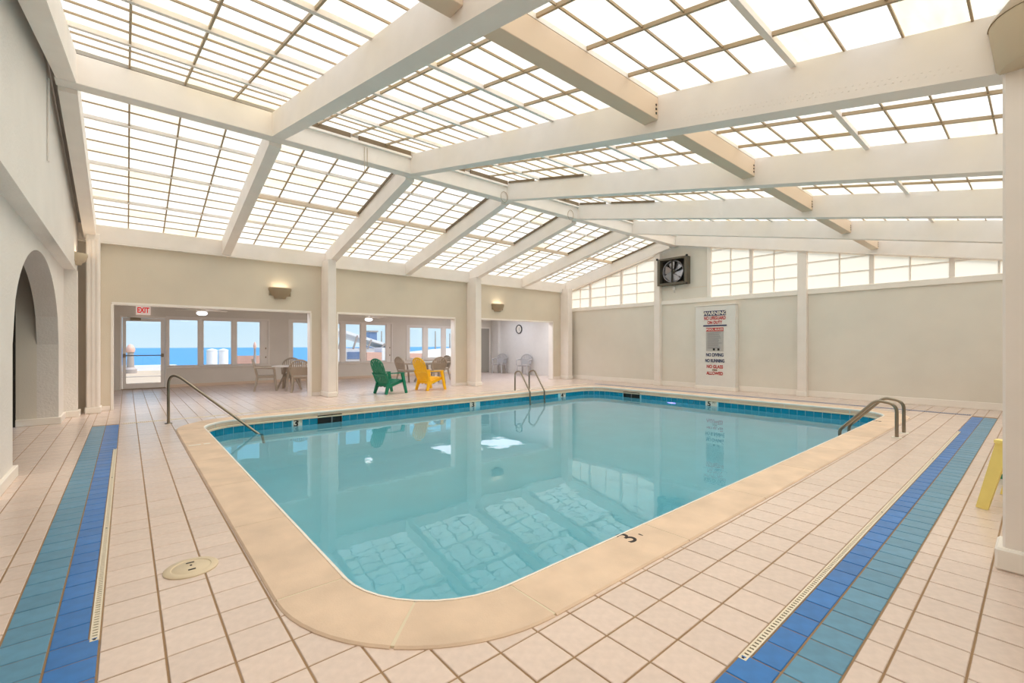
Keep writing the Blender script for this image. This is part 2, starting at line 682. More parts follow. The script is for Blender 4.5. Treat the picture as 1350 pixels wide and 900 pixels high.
for k, (a, x0, x1, y0, y1) in enumerate(cells):
    z = random.uniform(-0.0008, 0.0008)
    if k < 300:
        put('tile', tile_mesh('tile', x1 - x0, y1 - y0, M['tile']), floor, ((x0 + x1) / 2, (y0 + y1) / 2, z))
    else:
        tile_into(rest, (x0 + x1) / 2, (y0 + y1) / 2, x1 - x0, y1 - y0, z)
r_ = rest.build('tile_field', M['tile'], floor)
r_['kind'] = 'stuff'

# blue and teal strips with the drain channels
BP = 0.1632


def strip(root, along, a0, a1, teal, blue, dr, d0, d1):
    n = int((a1 - a0) / BP)
    for k in range(n):
        s0, s1 = a0 + k * BP, a0 + (k + 1) * BP
        mid = (s0 + s1) / 2
        for nm, rng, m in (('teal_tile', teal, 'teal'), ('blue_tile', blue, 'blue')):
            w0, w1 = rng
            if nm == 'blue_tile' and not (d0 < mid < d1):
                w0, w1 = min(w0, dr[0]), max(w1, dr[1])
            w, h = w1 - w0, BP
            c = ((w0 + w1) / 2, mid)
            if along == 'x':
                put(nm, tile_mesh(nm + 'x', h, w, M[m]), root, (c[1], c[0], random.uniform(-.0006, .0006)))
            else:
                put(nm, tile_mesh(nm + 'y', w, h, M[m]), root, (c[0], c[1], random.uniform(-.0006, .0006)))


st1 = thing('trim_1', 'blue and teal tile band in the deck beside the near pool end', 'tile band', kind='structure')
strip(st1, 'y', LS0, LS1, (-0.418, -0.254), (-0.254, -0.126), (-0.126, -0.090), 2.70, 7.50)
st2 = thing('trim_2', 'blue and teal tile band in the deck along the long side by the big column', 'tile band', kind='structure')
strip(st2, 'x', RS0, RS1, (0.506, 0.672), (0.672, 0.788), (0.788, 0.824), 1.936, 9.50)


def drain(label, along, a0, a1, w0, w1, m, slots=True, group=None):
    root = thing('floor_drain', label, 'drain', ((a0 if along == 'x' else (w0 + w1) / 2), ((w0 + w1) / 2 if along == 'x' else a0), 0.003 if w1 - w0 > 0.05 else 0), kind=None)
    L, w = a1 - a0, w1 - w0 - 0.004
    ch = MB()
    B = lambda mb, p0, p1, q0, q1, z0, z1: mb.box(p0, p1, q0, q1, z0, z1) if along == 'x' else mb.box(q0, q1, p0, p1, z0, z1)
    B(ch, 0, L, -w / 2, w / 2, -0.012, -0.004)
    ch.build('channel', M['dark'], root)
    fr = MB()
    B(fr, 0, L, -w / 2, -w / 2 + 0.007, -0.01, 0.001)
    B(fr, 0, L, w / 2 - 0.007, w / 2, -0.01, 0.001)
    p = 0.0
    while p < L:
        B(fr, p, min(p + 0.016, L), -w / 2 + 0.0072, w / 2 - 0.0072, -0.008, 0.0005)
        p += 0.026
    g = fr.build('grate', M[m], root)
    for q in (0.012, L / 3, 2 * L / 3, L - 0.012):
        sc = MB()
        sc.lathe([(0.0, 0.002), (0.005, 0.0018), (0.006, 0.0)], 8, (q if along == 'x' else 0, 0 if along == 'x' else q, 0.0005))
        sc.build('screw', M['ink'], root)
    return root


drain('white slotted channel drain beside the blue band at the near pool end', 'y', 2.70, 7.50, -0.126, -0.090, 'drain')
drain('white slotted channel drain beside the blue band along the big column side', 'x', 1.936, 9.50, 0.788, 0.824, 'drain')
drain('white slotted channel drain in the deck along the sunroom side of the pool', 'x', -0.05, 11.6, 9.755, 9.835, 'drain')  # drain widened in white to take in a band of floor glare
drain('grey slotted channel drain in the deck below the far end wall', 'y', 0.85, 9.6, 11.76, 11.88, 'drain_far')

# ------------------------------------------------------------------ near end wall with its arches
nw = MB()
AZ, AR = 1.30, 1.20            # arch spring height and rise


def arch_wall(mb, x0, x1, spans, y0, y1, z1):
    """wall between Y0 and Y1 with arched openings SPANS, cut into vertical strips"""
    ys = [y0]
    for a, b in spans:
        ys += [a + (b - a) * k / 28 for k in range(29)]
    ys.append(y1)

    def zlow(y):
        for a, b in spans:
            if a - 1e-6 <= y <= b + 1e-6:
                t = (y - (a + b) / 2) / ((b - a) / 2)
                return AZ + AR * math.sqrt(max(0, 1 - t * t))
        return 0.0
    for i in range(len(ys) - 1):
        a, b = ys[i], ys[i + 1]
        if b - a < 1e-6:
            continue
        op = any(s0 - 1e-6 <= a and b <= s1 + 1e-6 for s0, s1 in spans)
        za, zb = (zlow(a), zlow(b)) if op else (0, 0)
        mb.hexa([(x0, a, za), (x1, a, za), (x1, b, zb), (x0, b, zb)], [(x0, a, z1), (x1, a, z1), (x1, b, z1), (x0, b, z1)])


arch_wall(nw, -1.10, XN, [(1.62, 5.62), (6.55, 10.50)], YR - 0.2, YL + 0.2, 2.64)
wn = tag(nw.build('wall_near', M['wall_light']), 'rough plastered end wall with tall arched openings beside the blue tile band', 'wall', kind='structure')
up = MB()
# upper wall: proud of the lower wall, its top follows the roof
prof = [(YR - 0.2, 2.64), (YL - 0.1, 2.64), (YL - 0.1, gl_left(YL - 0.1) - 0.04), (YRIDGE, gl_left(YRIDGE) - 0.04), (YR - 0.2, gl_right(YR - 0.2) - 0.04)]
up.prism(prof, -1.10, -0.70, 'x')
up.build('upper_wall', M['wall_light'], wn)
al = MB()
al.box(-1.75, -1.10, 10.50, 10.70, 0, 2.64)
al.box(-1.75, -1.10, 1.42, 1.62, 0, 2.64)
al.box(-1.75, -1.10, 5.62, 6.55, 0, 2.64)
al.build('alcove_side', M['wall'], wn)
ac = MB()
ac.box(-1.75, -1.10, 1.42, 10.70, 2.60, 2.64)
ac.build('alcove_ceiling', M['wall'], wn)
pl = MB()
pl.box(XN, -0.68, 11.28, 11.55, 0, 2.64)
pl.build('pilaster', M['wall_light'], wn)
for i, (a, b) in enumerate(((1.62, 5.62), (6.55, 10.50))):
    d = thing('door_%d' % (i + 1), ['dark glazed doors behind the arch close to the camera', 'dark glazed doors behind the arch near the fluted pilaster'][i], 'door', (-1.36, (a + b) / 2, 0), kind='structure')
    h = (b - a) / 2
    g = MB()
    g.box(-0.02, 0.0, -h, h, 0.08, 2.55)
    g.build('pane', M['dark_glass'], d)
    for k in range(5):
        fr = MB()
        y = -h + 2 * h * k / 4
        fr.box(-0.04, 0.03, max(-h, y - 0.04), min(h, y + 0.04), 0.0, 2.6)
        fr.build('frame', M['dark'], d)
    fr = MB()
    fr.box(-0.045, 0.025, -h, h, 2.1, 2.2)
    fr.build('frame', M['dark'], d)


def baseboard(name, boxes, h=0.10, label=None, m='trim'):
    mb = MB()
    for x0, x1, y0, y1 in boxes:
        mb.box(x0, x1, y0, y1, 0, h, 0.006)
    return tag(mb.build(name, M[m]), label, 'baseboard', kind='structure')


bb = thing('baseboard_near', 'white baseboard pieces along the arched end wall', 'baseboard', kind='structure')
for q in ((XN - 0.001, XN + 0.035, 5.62, 6.55), (-1.12, XN + 0.035, 6.551, 6.585), (-1.12, XN + 0.035, 5.585, 5.619),
          (-1.35, XN + 0.035, 10.465, 10.499), (XN, XN + 0.03, 10.50, 11.25), (XN, -0.645, 11.245, 11.279), (-0.679, -0.645, 11.28, 11.55)):
    mb = MB()
    mb.box(*q, 0.001, 0.11, 0.006)
    mb.build('board', M['trim'], bb)
rod = MB()
rod.tube([(0, 0, 0), (0, 0, 0.95)], 0.012, 8)
rod.tube([(0, 0.06, 0.0), (0, 0.06, 0.95)], 0.005, 6)
rod.box(-0.012, 0.0, -0.02, 0.08, 0.9, 0.93)
tag(rod.build('conduit', M['wall_light'], None, (-0.688, 7.45, 3.42)), 'thin upright conduit on the upper arched end wall', 'conduit')

# ------------------------------------------------------------------ wall with the openings to the sunroom (sea side)
ops = [(-0.226, 3.54, 2.13), (4.18, 7.85, 2.14), (8.78, 12.22, 2.16)]
wl = MB()
Y0, Y1 = YL, YL + 0.2
xs = [XN - 0.25] + [v for o in ops for v in o[:2]] + [XS]
for i in range(0, len(xs), 2):
    wl.box(xs[i], xs[i + 1], Y0, Y1, 0, 3.35)
for x0, x1, z in ops:
    wl.box(x0, x1, Y0, Y1, z, 3.35)
wall_l = tag(wl.build('wall_left', M['wall_warm']), 'beige wall with three wide openings between the pool and the sunroom', 'wall', kind='structure')
names = ['white casing of the opening in front of the glazed door', 'white casing of the opening behind the green chair', 'white casing of the opening in front of the wall clock']
for i, (x0, x1, z) in enumerate(ops):
    t = thing('trim_%d' % (i + 3), names[i], 'trim', (x0, YL, 0), kind='structure')
    a = MB()
    a.box(0, x1 - x0, -0.012, 0.212, z - 0.035, z + 0.012, 0.003)
    a.build('head', M['trim'], t)
    for p, q in ((-0.012, 0.03), (x1 - x0 - 0.03, x1 - x0 + 0.012)):
        a = MB()
        a.box(p, q, -0.012, 0.212, 0, z - 0.036, 0.003)
        a.build('jamb', M['trim'], t)
bl = thing('baseboard_left', 'cream base of the wall between pool and sunroom', 'baseboard', kind='structure')
for x0, x1 in ((3.56, 4.16), (7.87, 8.76), (12.24, XE), (-0.62, -0.25)):
    a = MB()
    a.box(x0, x1, YL - 0.02, YL - 0.0005, 0.001, 0.09, 0.004)
    a.build('board', M['beam'], bl)
eb = MB()
eb.box(XN, XE, YL - 0.10, YL + 0.10, 3.30, 3.62, 0.006)
tag(eb.build('eave_beam', M['beam']), 'long cream eave beam on top of the wall between pool and sunroom', 'beam', kind='structure')
ca = MB()
ca.box(XN, XE, YL - 0.1005, YL - 0.0005, 3.275, 3.299)
tag(ca.build('trim_9', M['trim']), 'slim moulding under the long cream eave beam', 'trim', kind='structure')


def column(name, x0, x1, y0, y1, z1, label, base=0.018, bh=0.12, fl=None, m='beam', ba=0.12):
    c = thing(name, label, 'column', ((x0 + x1) / 2, (y0 + y1) / 2, 0), kind='structure')
    w, d = (x1 - x0) / 2, (y1 - y0) / 2
    s = MB()
    s.box(-w, w, -d, d, 0, z1, 0.012)
    s.build('shaft', M[m], c)
    b = MB()
    b.box(-w - base, w + base, -d - base, d + base, 0.0005, bh, 0.012)
    b.build('plinth', M['trim'], c)
    if fl:
        for k in range(fl):
            f = MB()
            xx = -w + 2 * w * (k + 0.5) / fl
            f.box(xx - 0.02, xx + 0.02, -d - 0.014, -d + 0.002, bh + 0.001, z1 - 0.12, 0.006)
            f.build('reed', M[m], c)
    return c


column('column', -0.578, -0.385, 11.60, 11.949, 3.40, 'reeded cream pilaster beside the arched end wall', fl=3)
column('column', 3.78, 3.98, 11.42, 11.949, 3.42, 'cream square column between the dining table and the green chair')
column('column', 8.28, 8.50, 11.45, 11.949, 3.42, 'cream square column beside the yellow chair and the third opening')
column('column', 12.62, 12.86, 11.55, 11.949, 3.42, 'cream corner column between the clock opening and the far end wall')
column('column', 3.852, 4.05, -0.36, 0.149, 3.30, 'wide cream column close to the camera in front of the yellow chair leg', base=0.03, bh=0.13)

# ------------------------------------------------------------------ far end wall with the lit transoms
ew = MB()
ZS0, ZS1 = 2.56, 2.69          # transom sill
ew.box(XE, XE + 0.15, YR - 0.2, YL + 0.2, 0, ZS0)
fan0, fan1 = 6.36, 8.10
ztop = lambda y: (bot_left(y) if y > YRIDGE else bot_right(y)) + 0.06
ew.prism([(fan0, ZS0), (fan1, ZS0), (fan1, ztop(fan1)), (YRIDGE, ztop(YRIDGE)), (fan0, ztop(fan0))], XE, XE + 0.15, 'x')
tag(ew.build('wall_end', M['wall']), 'beige far end wall below the lit transom windows', 'wall', kind='structure')
si = MB()
si.box(XE - 0.05, XE + 0.02, YR, YL - 0.05, ZS0, ZS1, 0.008)
tag(si.build('trim_6', M['trim']), 'white sill rail under the transom windows of the far end wall', 'trim', kind='structure')
baseboard('baseboard_end', [(XE - 0.022, XE - 0.0005, YR, 5.50), (XE - 0.022, XE - 0.0005, 6.70, 11.9)], 0.145, 'white baseboard along the far end wall')

trans = [('window_1', 8.06, 11.86, [10.85, 9.47], [11.35, 10.16, 8.86], 'lit transom window beside the exhaust fan on the sunroom side'),
         ('window_2', 3.98, 6.34, [5.19], [5.75, 4.62], 'lit transom window between the exhaust fan and the next end wall post'),
         ('window_3', YR, 3.86, [2.55, 1.217, -0.12], [3.17, 1.88, 0.55], 'lit transom window nearest the big column on the end wall')]
for nm, y0, y1, thick, thin, lab in trans:
    w = thing(nm, lab, 'window', (XE, 0, 0), kind='structure')
    ys = [y0, y1] + thick + thin
    ys = sorted(ys)
    rows = [ZS1 + 0.34 * k for k in range(7)]
    for i in range(len(ys) - 1):
        a, b = ys[i], ys[i + 1]
        for r in range(len(rows) - 1):
            za, zb = rows[r], rows[r + 1]
            ta, tb = ztop(a), ztop(b)
            if za >= max(ta, tb) - 0.03:
                continue
            pts = [(a, za), (b, za), (b, min(zb, max(tb, za + 0.005))), (a, min(zb, max(ta, za + 0.005)))]
            pb = MB()
            pb.add([(0.05, p[0], p[1]) for p in pts], [(0, 1, 2, 3)])
            pb.build('pane', M['sheet_end'], w)
    for y in thick:
        b = MB()
        b.box(-0.01, 0.075, y - 0.042, y + 0.042, ZS1 - 0.01, ztop(y) + 0.02)
        b.build('mullion', M['beam'], w)
    for y in thin:
        b = MB()
        b.box(0.02, 0.07, y - 0.014, y + 0.014, ZS1 - 0.01, ztop(y) + 0.02)
        b.build('muntin', M['beam'], w)
    for r in rows[1:]:
        # the part of this row below the sloping head
        ya, yb = y0, y1
        while ya < yb and ztop(ya) < r:
            ya += 0.02
        while yb > ya and ztop(yb) < r:
            yb -= 0.02
        if yb - ya > 0.1:
            b = MB()
            b.box(0.03, 0.065, ya, yb, r - 0.009, r + 0.009)
            b.build('glazing_bar', M['beam'], w)
    # sloping head frame
    b = MB()
    b.prism([(y0, ztop(y0) - 0.06), (y1, ztop(y1) - 0.06), (y1, ztop(y1) + 0.25), (y0, ztop(y0) + 0.25)], 0.0, 0.09, 'x')
    b.build('head', M['beam'], w)

ends = [(8.0, 'between the exhaust fan and the long transom'), (3.92, 'beside the warning sign pier on the far end wall')]
for y, where in ends:
    c = thing('column', 'slim cream post ' + where, 'column', (XE - 0.06, y, 0), kind='structure')
    s = MB()
    s.box(-0.09, 0.058, -0.10, 0.10, 0, ztop(y) - 0.02, 0.01)
    s.build('shaft', M['beam'], c)
    s = MB()
    s.box(-0.105, 0.058, -0.115, 0.115, 0.0005, 0.12, 0.008)
    s.build('plinth', M['trim'], c)
mp_ = MB()
mp_.box(XE - 0.05, XE + 0.03, 6.29, 6.40, ZS1 + 0.001, ztop(6.34) - 0.01, 0.006)
tag(mp_.build('trim_7', M['trim']), 'white upright post beside the exhaust fan panel', 'trim', kind='structure')

# wall panels on the end wall above the sill near the fan: board joint
bj = MB()
bj.box(XE - 0.006, XE - 0.0005, 6.41, 7.90, 3.02, 3.028)
tag(bj.build('trim_8', M['soffit']), 'thin board joint under the exhaust fan', 'trim', kind='structure')

# ------------------------------------------------------------------ wall behind the big column, outer shell
wr = MB()
wr.box(XN - 0.25, XE + 0.15, YR - 0.2, YR, 0, 3.02)
tag(wr.build('wall_right', M['wall']), 'beige wall behind the big column', 'wall', kind='structure')

# ------------------------------------------------------------------ roof: rafters, ridge, purlin, skylights
ordn = ['first', 'second', 'third', 'fourth', 'fifth', 'sixth', 'seventh']
for k, x in enumerate(RX):
    w = 0.085
    a = MB()
    y0, y1 = YRIDGE + 0.10, YL - 0.02
    lo = [(x - w, y0, bot_left(y0)), (x + w, y0, bot_left(y0)), (x + w, y1, bot_left(y1)), (x - w, y1, bot_left(y1))]
    hi = [(p[0], p[1], p[2] + 0.34) for p in lo]
    a.hexa(lo, hi)
    tag(a.build('ceiling_beam', M['beam']), '%s cream rafter from the arched end on the sea side roof slope' % ordn[k], 'beam', 'rafters of the sea side slope', 'structure')
    a = MB()
    y0, y1 = YR, YRIDGE - 0.10
    lo = [(x - w, y0, bot_right(y0)), (x + w, y0, bot_right(y0)), (x + w, y1, bot_right(y1)), (x - w, y1, bot_right(y1))]
    hi = [(p[0], p[1], p[2] + 0.345) for p in lo]
    a.hexa(lo, hi)
    POOLR = globals().setdefault('POOLR', [])
    POOLR.append(a.build('ceiling_beam', M['beam']))
    tag(POOLR[-1], '%s cream rafter from the arched end on the roof slope above the pool' % ordn[k], 'beam', 'rafters of the pool slope', 'structure')
rb = MB()
rb.box(RX[0] - 0.1, XE, YRIDGE - 0.10, YRIDGE + 0.10, 4.34, 4.69, 0.006)
tag(rb.build('ridge_beam', M['beam']), 'long cream ridge beam where both roof slopes meet', 'beam', kind='structure')

for k in range(6):
    xa, xb = RX[k] + 0.086, RX[k + 1] - 0.086
    L = xb - xa
    p = thing('purlin', 'tan purlin under the pool slope in the %s bay from the arched end' % ordn[k], 'beam', (xa, 2.45, 3.44), group='purlins of the pool slope', kind='structure')
    b = MB()
    b.box(0.0, L, -0.075, 0.075, 0, 0.21, 0.004)
    b.build('timber', M['soffit'], p)
    for xx in (0.035, L - 0.035):
        for zz in (0.05, 0.09, 0.13):
            bo = MB()
            bo.box(xx - 0.008, xx + 0.008, -0.082, -0.074, zz - 0.008, zz + 0.008)
            bo.build('bolt', M['dark'], p)
    rl = MB()
    rl.box(0.0, L, -0.075, -0.045, 0.213, 0.255)
    rl.build('top_rail', M['trim'], p)

# skylights
PW = 2.235 / 4
lef_rows = [9.68 + 0.2925 * k for k in range(-8, 9)]
lef_rows = [YRIDGE + 0.06] + [y for y in lef_rows if YRIDGE + 0.2 < y < 12.0] + [12.08]
rig_rows = [1.225 + 0.318 * k for k in range(-7, 20)]
rig_rows = [YR - 0.1] + [y for y in rig_rows if YR + 0.05 < y < YRIDGE - 0.2] + [YRIDGE - 0.06]
_pane = {}


def pane_mesh(w, h, sl):
    key = (round(w, 3), round(h, 3), round(sl, 3))
    if key not in _pane:
        mb = MB()
        # corrugated a little, so that the sheet has some depth
        vs, fs = [], []
        n = 4
        for i in range(n + 1):
            x = -w / 2 + w * i / n
            z = 0.004 * (i % 2)
            vs += [(x, -h / 2, z - sl * h / 2), (x, h / 2, z + sl * h / 2)]
        for i in range(n):
            fs.append((2 * i, 2 * i + 2, 2 * i + 3, 2 * i + 1))
        _pane[key] = mb.add(vs, fs).mesh('pane', M['sheet'])
    return _pane[key]


def skylight(k, rows, gz, label, side):
    x0 = RX[k]
    w = thing('skylight', label, 'skylight', (x0, 0, 0), group='skylights of the ' + side, kind='structure')
    rest = MB()
    for c in range(4):
        for r in range(len(rows) - 1):
            a, b = rows[r], rows[r + 1]
            cx = PW * (c + 0.5)
            cy_ = (a + b) / 2
            quad = [(x0 + PW * c, a, gz(a)), (x0 + PW * (c + 1), a, gz(a)), (x0 + PW * (c + 1), b, gz(b)), (x0 + PW * c, b, gz(b))]
            sl = (gz(b) - gz(a)) / (b - a)
            if size_px(quad) > 85:
                put('pane', pane_mesh(PW, b - a, sl), w, (cx, cy_, gz(cy_)))
            else:
                me = pane_mesh(PW, b - a, sl)
                rest.add([(v.co.x + cx, v.co.y + cy_, v.co.z + gz(cy_)) for v in me.vertices], [tuple(p.vertices) for p in me.polygons])
    if rest.v:
        rest.build('pane_field', M['sheet'], w)['kind'] = 'stuff'
    for c in range(5 if k == 5 else 4):
        if c == 0:
            continue
        mb = MB()
        a, b = rows[0], rows[-1]
        mb.beam((PW * c, a, gz(a) - 0.016), (PW * c, b, gz(b) - 0.016), 0.020, 0.03)
        mb.build('muntin', M['bar'], w)
    bars = MB()
    for r in range(1, len(rows) - 1):
        y = rows[r]
        ref = 9.68 if side.startswith('sea') else 1.225
        stp = 0.2925 if side.startswith('sea') else 0.318
        n = round((y - ref) / stp)
        if n % 4 == 0:
            mb = MB()
            mb.box(0, PW * 4, y - 0.020, y + 0.020, gz(y) - 0.050, gz(y) - 0.002)
            mb.build('rail', M['beam'], w)
        else:
            bars.box(0, PW * 4, y - 0.006, y + 0.006, gz(y) - 0.020, gz(y) - 0.001)
    o = bars.build('glazing_bars', M['bar'], w)
    o['kind'] = 'stuff'
    return w


for k in range(6):
    skylight(k, lef_rows, gl_left, 'backlit skylight over the sea side slope in the %s bay from the arched end' % ordn[k], 'sea side slope')
    skylight(k, rig_rows, gl_right, 'backlit skylight over the pool slope in the %s bay from the arched end' % ordn[k], 'pool slope')
# openable vents: dark gap above the ridge and framed hatch on the sea side from the second bay on
for k in range(1, 6):
    xa, xb = RX[k] + 0.09, RX[k + 1] - 0.09
    L = xb - xa
    v = thing('roof_vent', 'dark ridge vent gap above the ridge beam in the %s bay from the arched end' % ordn[k], 'vent', (xa, YRIDGE - 0.10, 4.58), group='ridge vents', kind='structure')
    b = MB()
    b.box(0, L, -0.05, 0.0, 0.025, 0.06)
    b.build('rail', M['beam'], v)
    for p, q in ((0.01, L * 0.47), (L * 0.54, L - 0.01)):
        b = MB()
        b.box(p, q, -0.035, -0.0005, 0.066, 0.145)
        b.build('slot', M['bar_dark'], v)
    if k in (2, 3):
        for p, q in ((-2.1, -1.0), (-0.85, -0.08)):
            b = MB()
            zz = lambda t: gl_right(YRIDGE - 0.10 + t) - 4.58
            b.beam((L - 0.012, p, zz(p) - 0.035), (L - 0.012, q, zz(q) - 0.035), 0.02, 0.04)
            b.build('side_slot', M['bar_dark'], v)
    h = thing('roof_hatch', 'openable roof hatch frame on the sea side slope in the %s bay' % ordn[k], 'hatch', (xa, 0, 0), group='roof hatches', kind='structure')
    y0, y1 = 7.86, 9.68
    b = MB()
    b.box(0, L, y1 - 0.035, y1 + 0.035, gl_left(y1) - 0.10, gl_left(y1) - 0.03)
    b.build('lower_rail', M['soffit'], h)
    b = MB()
    b.beam((L - 0.02, y0, gl_left(y0) - 0.05), (L - 0.02, y1, gl_left(y1) - 0.05), 0.022, 0.05)
    b.build('side_rail', M['bar_dark'], h)
for i, (x, z, r) in enumerate(((3.0, 4.42, 0.0), (6.0, 4.38, 0.11), (8.05, 4.38, 0.12))):
    mb = MB()
    if r == 0:
        mb.tube(fillet([(0, 0, 0.15), (0, -0.005, -0.28), (0.05, -0.005, -0.28), (0.05, 0, 0.15)], 0.03), 0.004, 6)
    else:
        mb.tube([(r * 0.8 * math.cos(t), -0.004, r * math.sin(t)) for t in [2 * PI * j / 20 for j in range(21)]], 0.004, 6)
    tag(mb.build('pull_cord', M['bar'], None, (x, YRIDGE - 0.108, z)), ['straight pair of pull cords hanging from the ridge vent', 'looped pull cord on the ridge beam nearer the camera', 'looped pull cord on the ridge beam farther from the camera'][i], 'cord')

# closing strips of the roof
rf = MB()
rf.box(XN - 0.25, RX[0], YRIDGE, 12.1, 0, 0.01)
rs = MB()
for a, b, gz in ((YRIDGE, 12.1, gl_left), (YR - 0.1, YRIDGE, gl_right)):
    for x0, x1 in ((-1.15, RX[0]), (RX[6], XE + 0.2)):
        rs.hexa([(x0, a, gz(a)), (x1, a, gz(a)), (x1, b, gz(b)), (x0, b, gz(b))], [(x0, a, gz(a) + .03), (x1, a, gz(a) + .03), (x1, b, gz(b) + .03), (x0, b, gz(b) + .03)])
rs.box(-1.15, XE + 0.2, YRIDGE - 0.09, YRIDGE + 0.09, 4.70, 4.78)
tag(rs.build('roof_flashing', M['roofing']), 'pale solid edges of the glazed roof at both gables and the ridge', 'roof', kind='structure')

# ------------------------------------------------------------------ sunroom shell
ceil = MB()
ceil.box(-0.8, XS + 0.2, YL + 0.2, YS + 0.25, ZC, ZC + 0.15)
tag(ceil.build('ceiling', M['white_wall']), 'flat white sunroom ceiling with two fans', 'ceiling', kind='structure')
sw = MB()
sw.box(-0.8, -0.6, YL + 0.2, YS + 0.2, 0, ZC)
tag(sw.build('wall_west', M['wall']), 'short beige sunroom wall beside the glazed door', 'wall', kind='structure')
se = MB()
se.box(XS, XS + 0.2, YL + 0.2, YS + 0.2, 0, ZC)
se.box(XS - 0.12, XS, 16.45, 16.75, 0, ZC)
tag(se.build('wall_east', M['white_wall']), 'white sunroom end wall with the round clock', 'wall', kind='structure')

GW = [  # x0, x1, z0, z1, panes
    (0.93, 3.66, 0.62, 2.10, [(0.96, 1.72), (1.82, 2.62), (2.73, 3.45)]),
    (4.36, 8.16, 0.62, 2.12, [(4.44, 5.20), (5.32, 6.12), (6.30, 6.90), (7.10, 7.95)]),
    (8.87, 11.95, 0.70, 2.05, [(8.98, 9.62), (9.84, 10.54), (10.74, 11.75)]),
]
DX0, DX1, DZ = -0.10, 0.88, 2.08
bw = MB()
xs = [-0.8, DX0, DX1]
for a in GW:
    xs += [a[0], a[1]]
xs.append(XS + 0.2)
for i in range(0, len(xs), 2):
    if xs[i + 1] - xs[i] > 0.001:
        bw.box(xs[i], xs[i + 1], YS, YS + 0.18, 0, ZC)
bw.box(DX0, DX1, YS, YS + 0.18, DZ, ZC)
for x0, x1, z0, z1, _p in GW:
    bw.box(x0, x1, YS, YS + 0.18, 0, z0)
    bw.box(x0, x1, YS, YS + 0.18, z1, ZC)
tag(bw.build('wall_window', M['wall']), 'beige sunroom wall with the sea windows and glazed door', 'wall', kind='structure')
wl_lab = ['three-light sea window beside the glazed door', 'wide sea window behind the green chair', 'sea window behind the yellow chair and dining table']
for i, (x0, x1, z0, z1, panes) in enumerate(GW):
    w = thing('window_%d' % (i + 4), wl_lab[i], 'window', (x0, YS, z0), kind='structure')
    W_, H_ = x1 - x0, z1 - z0
    fr = MB()
    fr.box(-0.045 if i else -0.022, W_ + 0.045, -0.02, 0.0, H_ - 0.005, H_ + 0.06, 0.003)
    fr.build('head_casing', M['trim'], w)
    for p, q in ((-0.05 if i else -0.022, 0.0), (W_, W_ + 0.05)):
        fr = MB()
        fr.box(p, q, -0.021, 0.0, 0.001, H_ - 0.006, 0.003)
        fr.build('side_casing', M['trim'], w)
    fr = MB()
    fr.box(-0.08 if i else -0.022, W_ + 0.08, -0.06, 0.10, -0.04, 0.0, 0.004)
    fr.build('sill', M['trim'], w)
    edges = [0.0] + [v - x0 for pr in panes for v in pr] + [W_]
    for k in range(0, len(edges), 2):
        if edges[k + 1] - edges[k] > 0.004:
            m_ = MB()
            m_.box(edges[k], edges[k + 1], 0.02, 0.08, 0.001, H_, 0.003)
            m_.build('mullion', M['trim'], w)
    for a, b in panes:
        a, b = a - x0, b - x0
        s = MB()
        for q in ((a, a + 0.03, 0.04, H_ - 0.04), (b - 0.03, b, 0.04, H_ - 0.04), (a, b, 0.001, 0.045), (a, b, H_ - 0.05, H_)):
            s.box(q[0], q[1], 0.035, 0.06, q[2], q[3])
        s.build('sash', M['trim'], w)
        g = MB()
        g.box(a + 0.03, b - 0.03, 0.046, 0.050, 0.045, H_ - 0.05)
        g.build('pane', M['glass'], w)
    for zz in (0.25, 0.55):
        l_ = MB()
        l_.box(W_ - 0.075, W_ - 0.045, 0.005, 0.022, zz - 0.03, zz + 0.03, 0.004)
        l_.build('latch', M['sconce'], w)

d = thing('door_3', 'white framed glazed exit door to the promenade with push bar', 'door', (DX0, YS, 0), kind='structure')
DW = DX1 - DX0
for q in ((-0.05, 0.0, -0.02, 0.10, 0, DZ + 0.05), (DW, DW + 0.025, -0.02, 0.10, 0, DZ + 0.05)):
    a = MB()
    a.box(*q, 0.003)
    a.build('jamb', M['trim'], d)
a = MB()
a.box(0, DW, -0.02, 0.10, DZ, DZ + 0.05, 0.003)
a.build('head', M['trim'], d)
a = MB()
for q in ((0.01, 0.09, 0.02, DZ - 0.01), (DW - 0.10, DW - 0.01, 0.02, DZ - 0.01)):
    a.box(q[0], q[1], 0.02, 0.065, q[2], q[3])
a.box(0.09, DW - 0.10, 0.02, 0.065, 0.02, 0.17)
a.box(0.09, DW - 0.10, 0.02, 0.065, DZ - 0.10, DZ - 0.01)
leaf = a.build('leaf', M['trim'], d)
g = MB()
g.box(0.09, DW - 0.10, 0.04, 0.045, 0.17, DZ - 0.10)
g.build('pane', M['glass'], leaf)
pb = MB()
pb.tube([(0.05, -0.03, 0.98), (DW - 0.06, -0.03, 0.98)], 0.014, 8)
pb.build('push_bar', M['steel'], leaf)
for xx in (0.05, DW - 0.06):
    b = MB()
    b.box(xx - 0.03, xx + 0.03, -0.05, 0.02, 0.93, 1.03, 0.006)
    b.build('bar_bracket', M['sconce'], leaf)
cl = MB()
cl.box(0.18, 0.42, -0.05, 0.02, DZ - 0.07, DZ - 0.01, 0.005)
cl.beam((0.40, -0.03, DZ - 0.01), (0.12, -0.09, DZ + 0.005), 0.025, 0.012)
cl.build('closer', M['sconce'], d)
a = MB()
a.box(-0.02, DW + 0.02, -0.03, 0.12, 0.0005, 0.018)
a.build('threshold', M['sconce'], d)

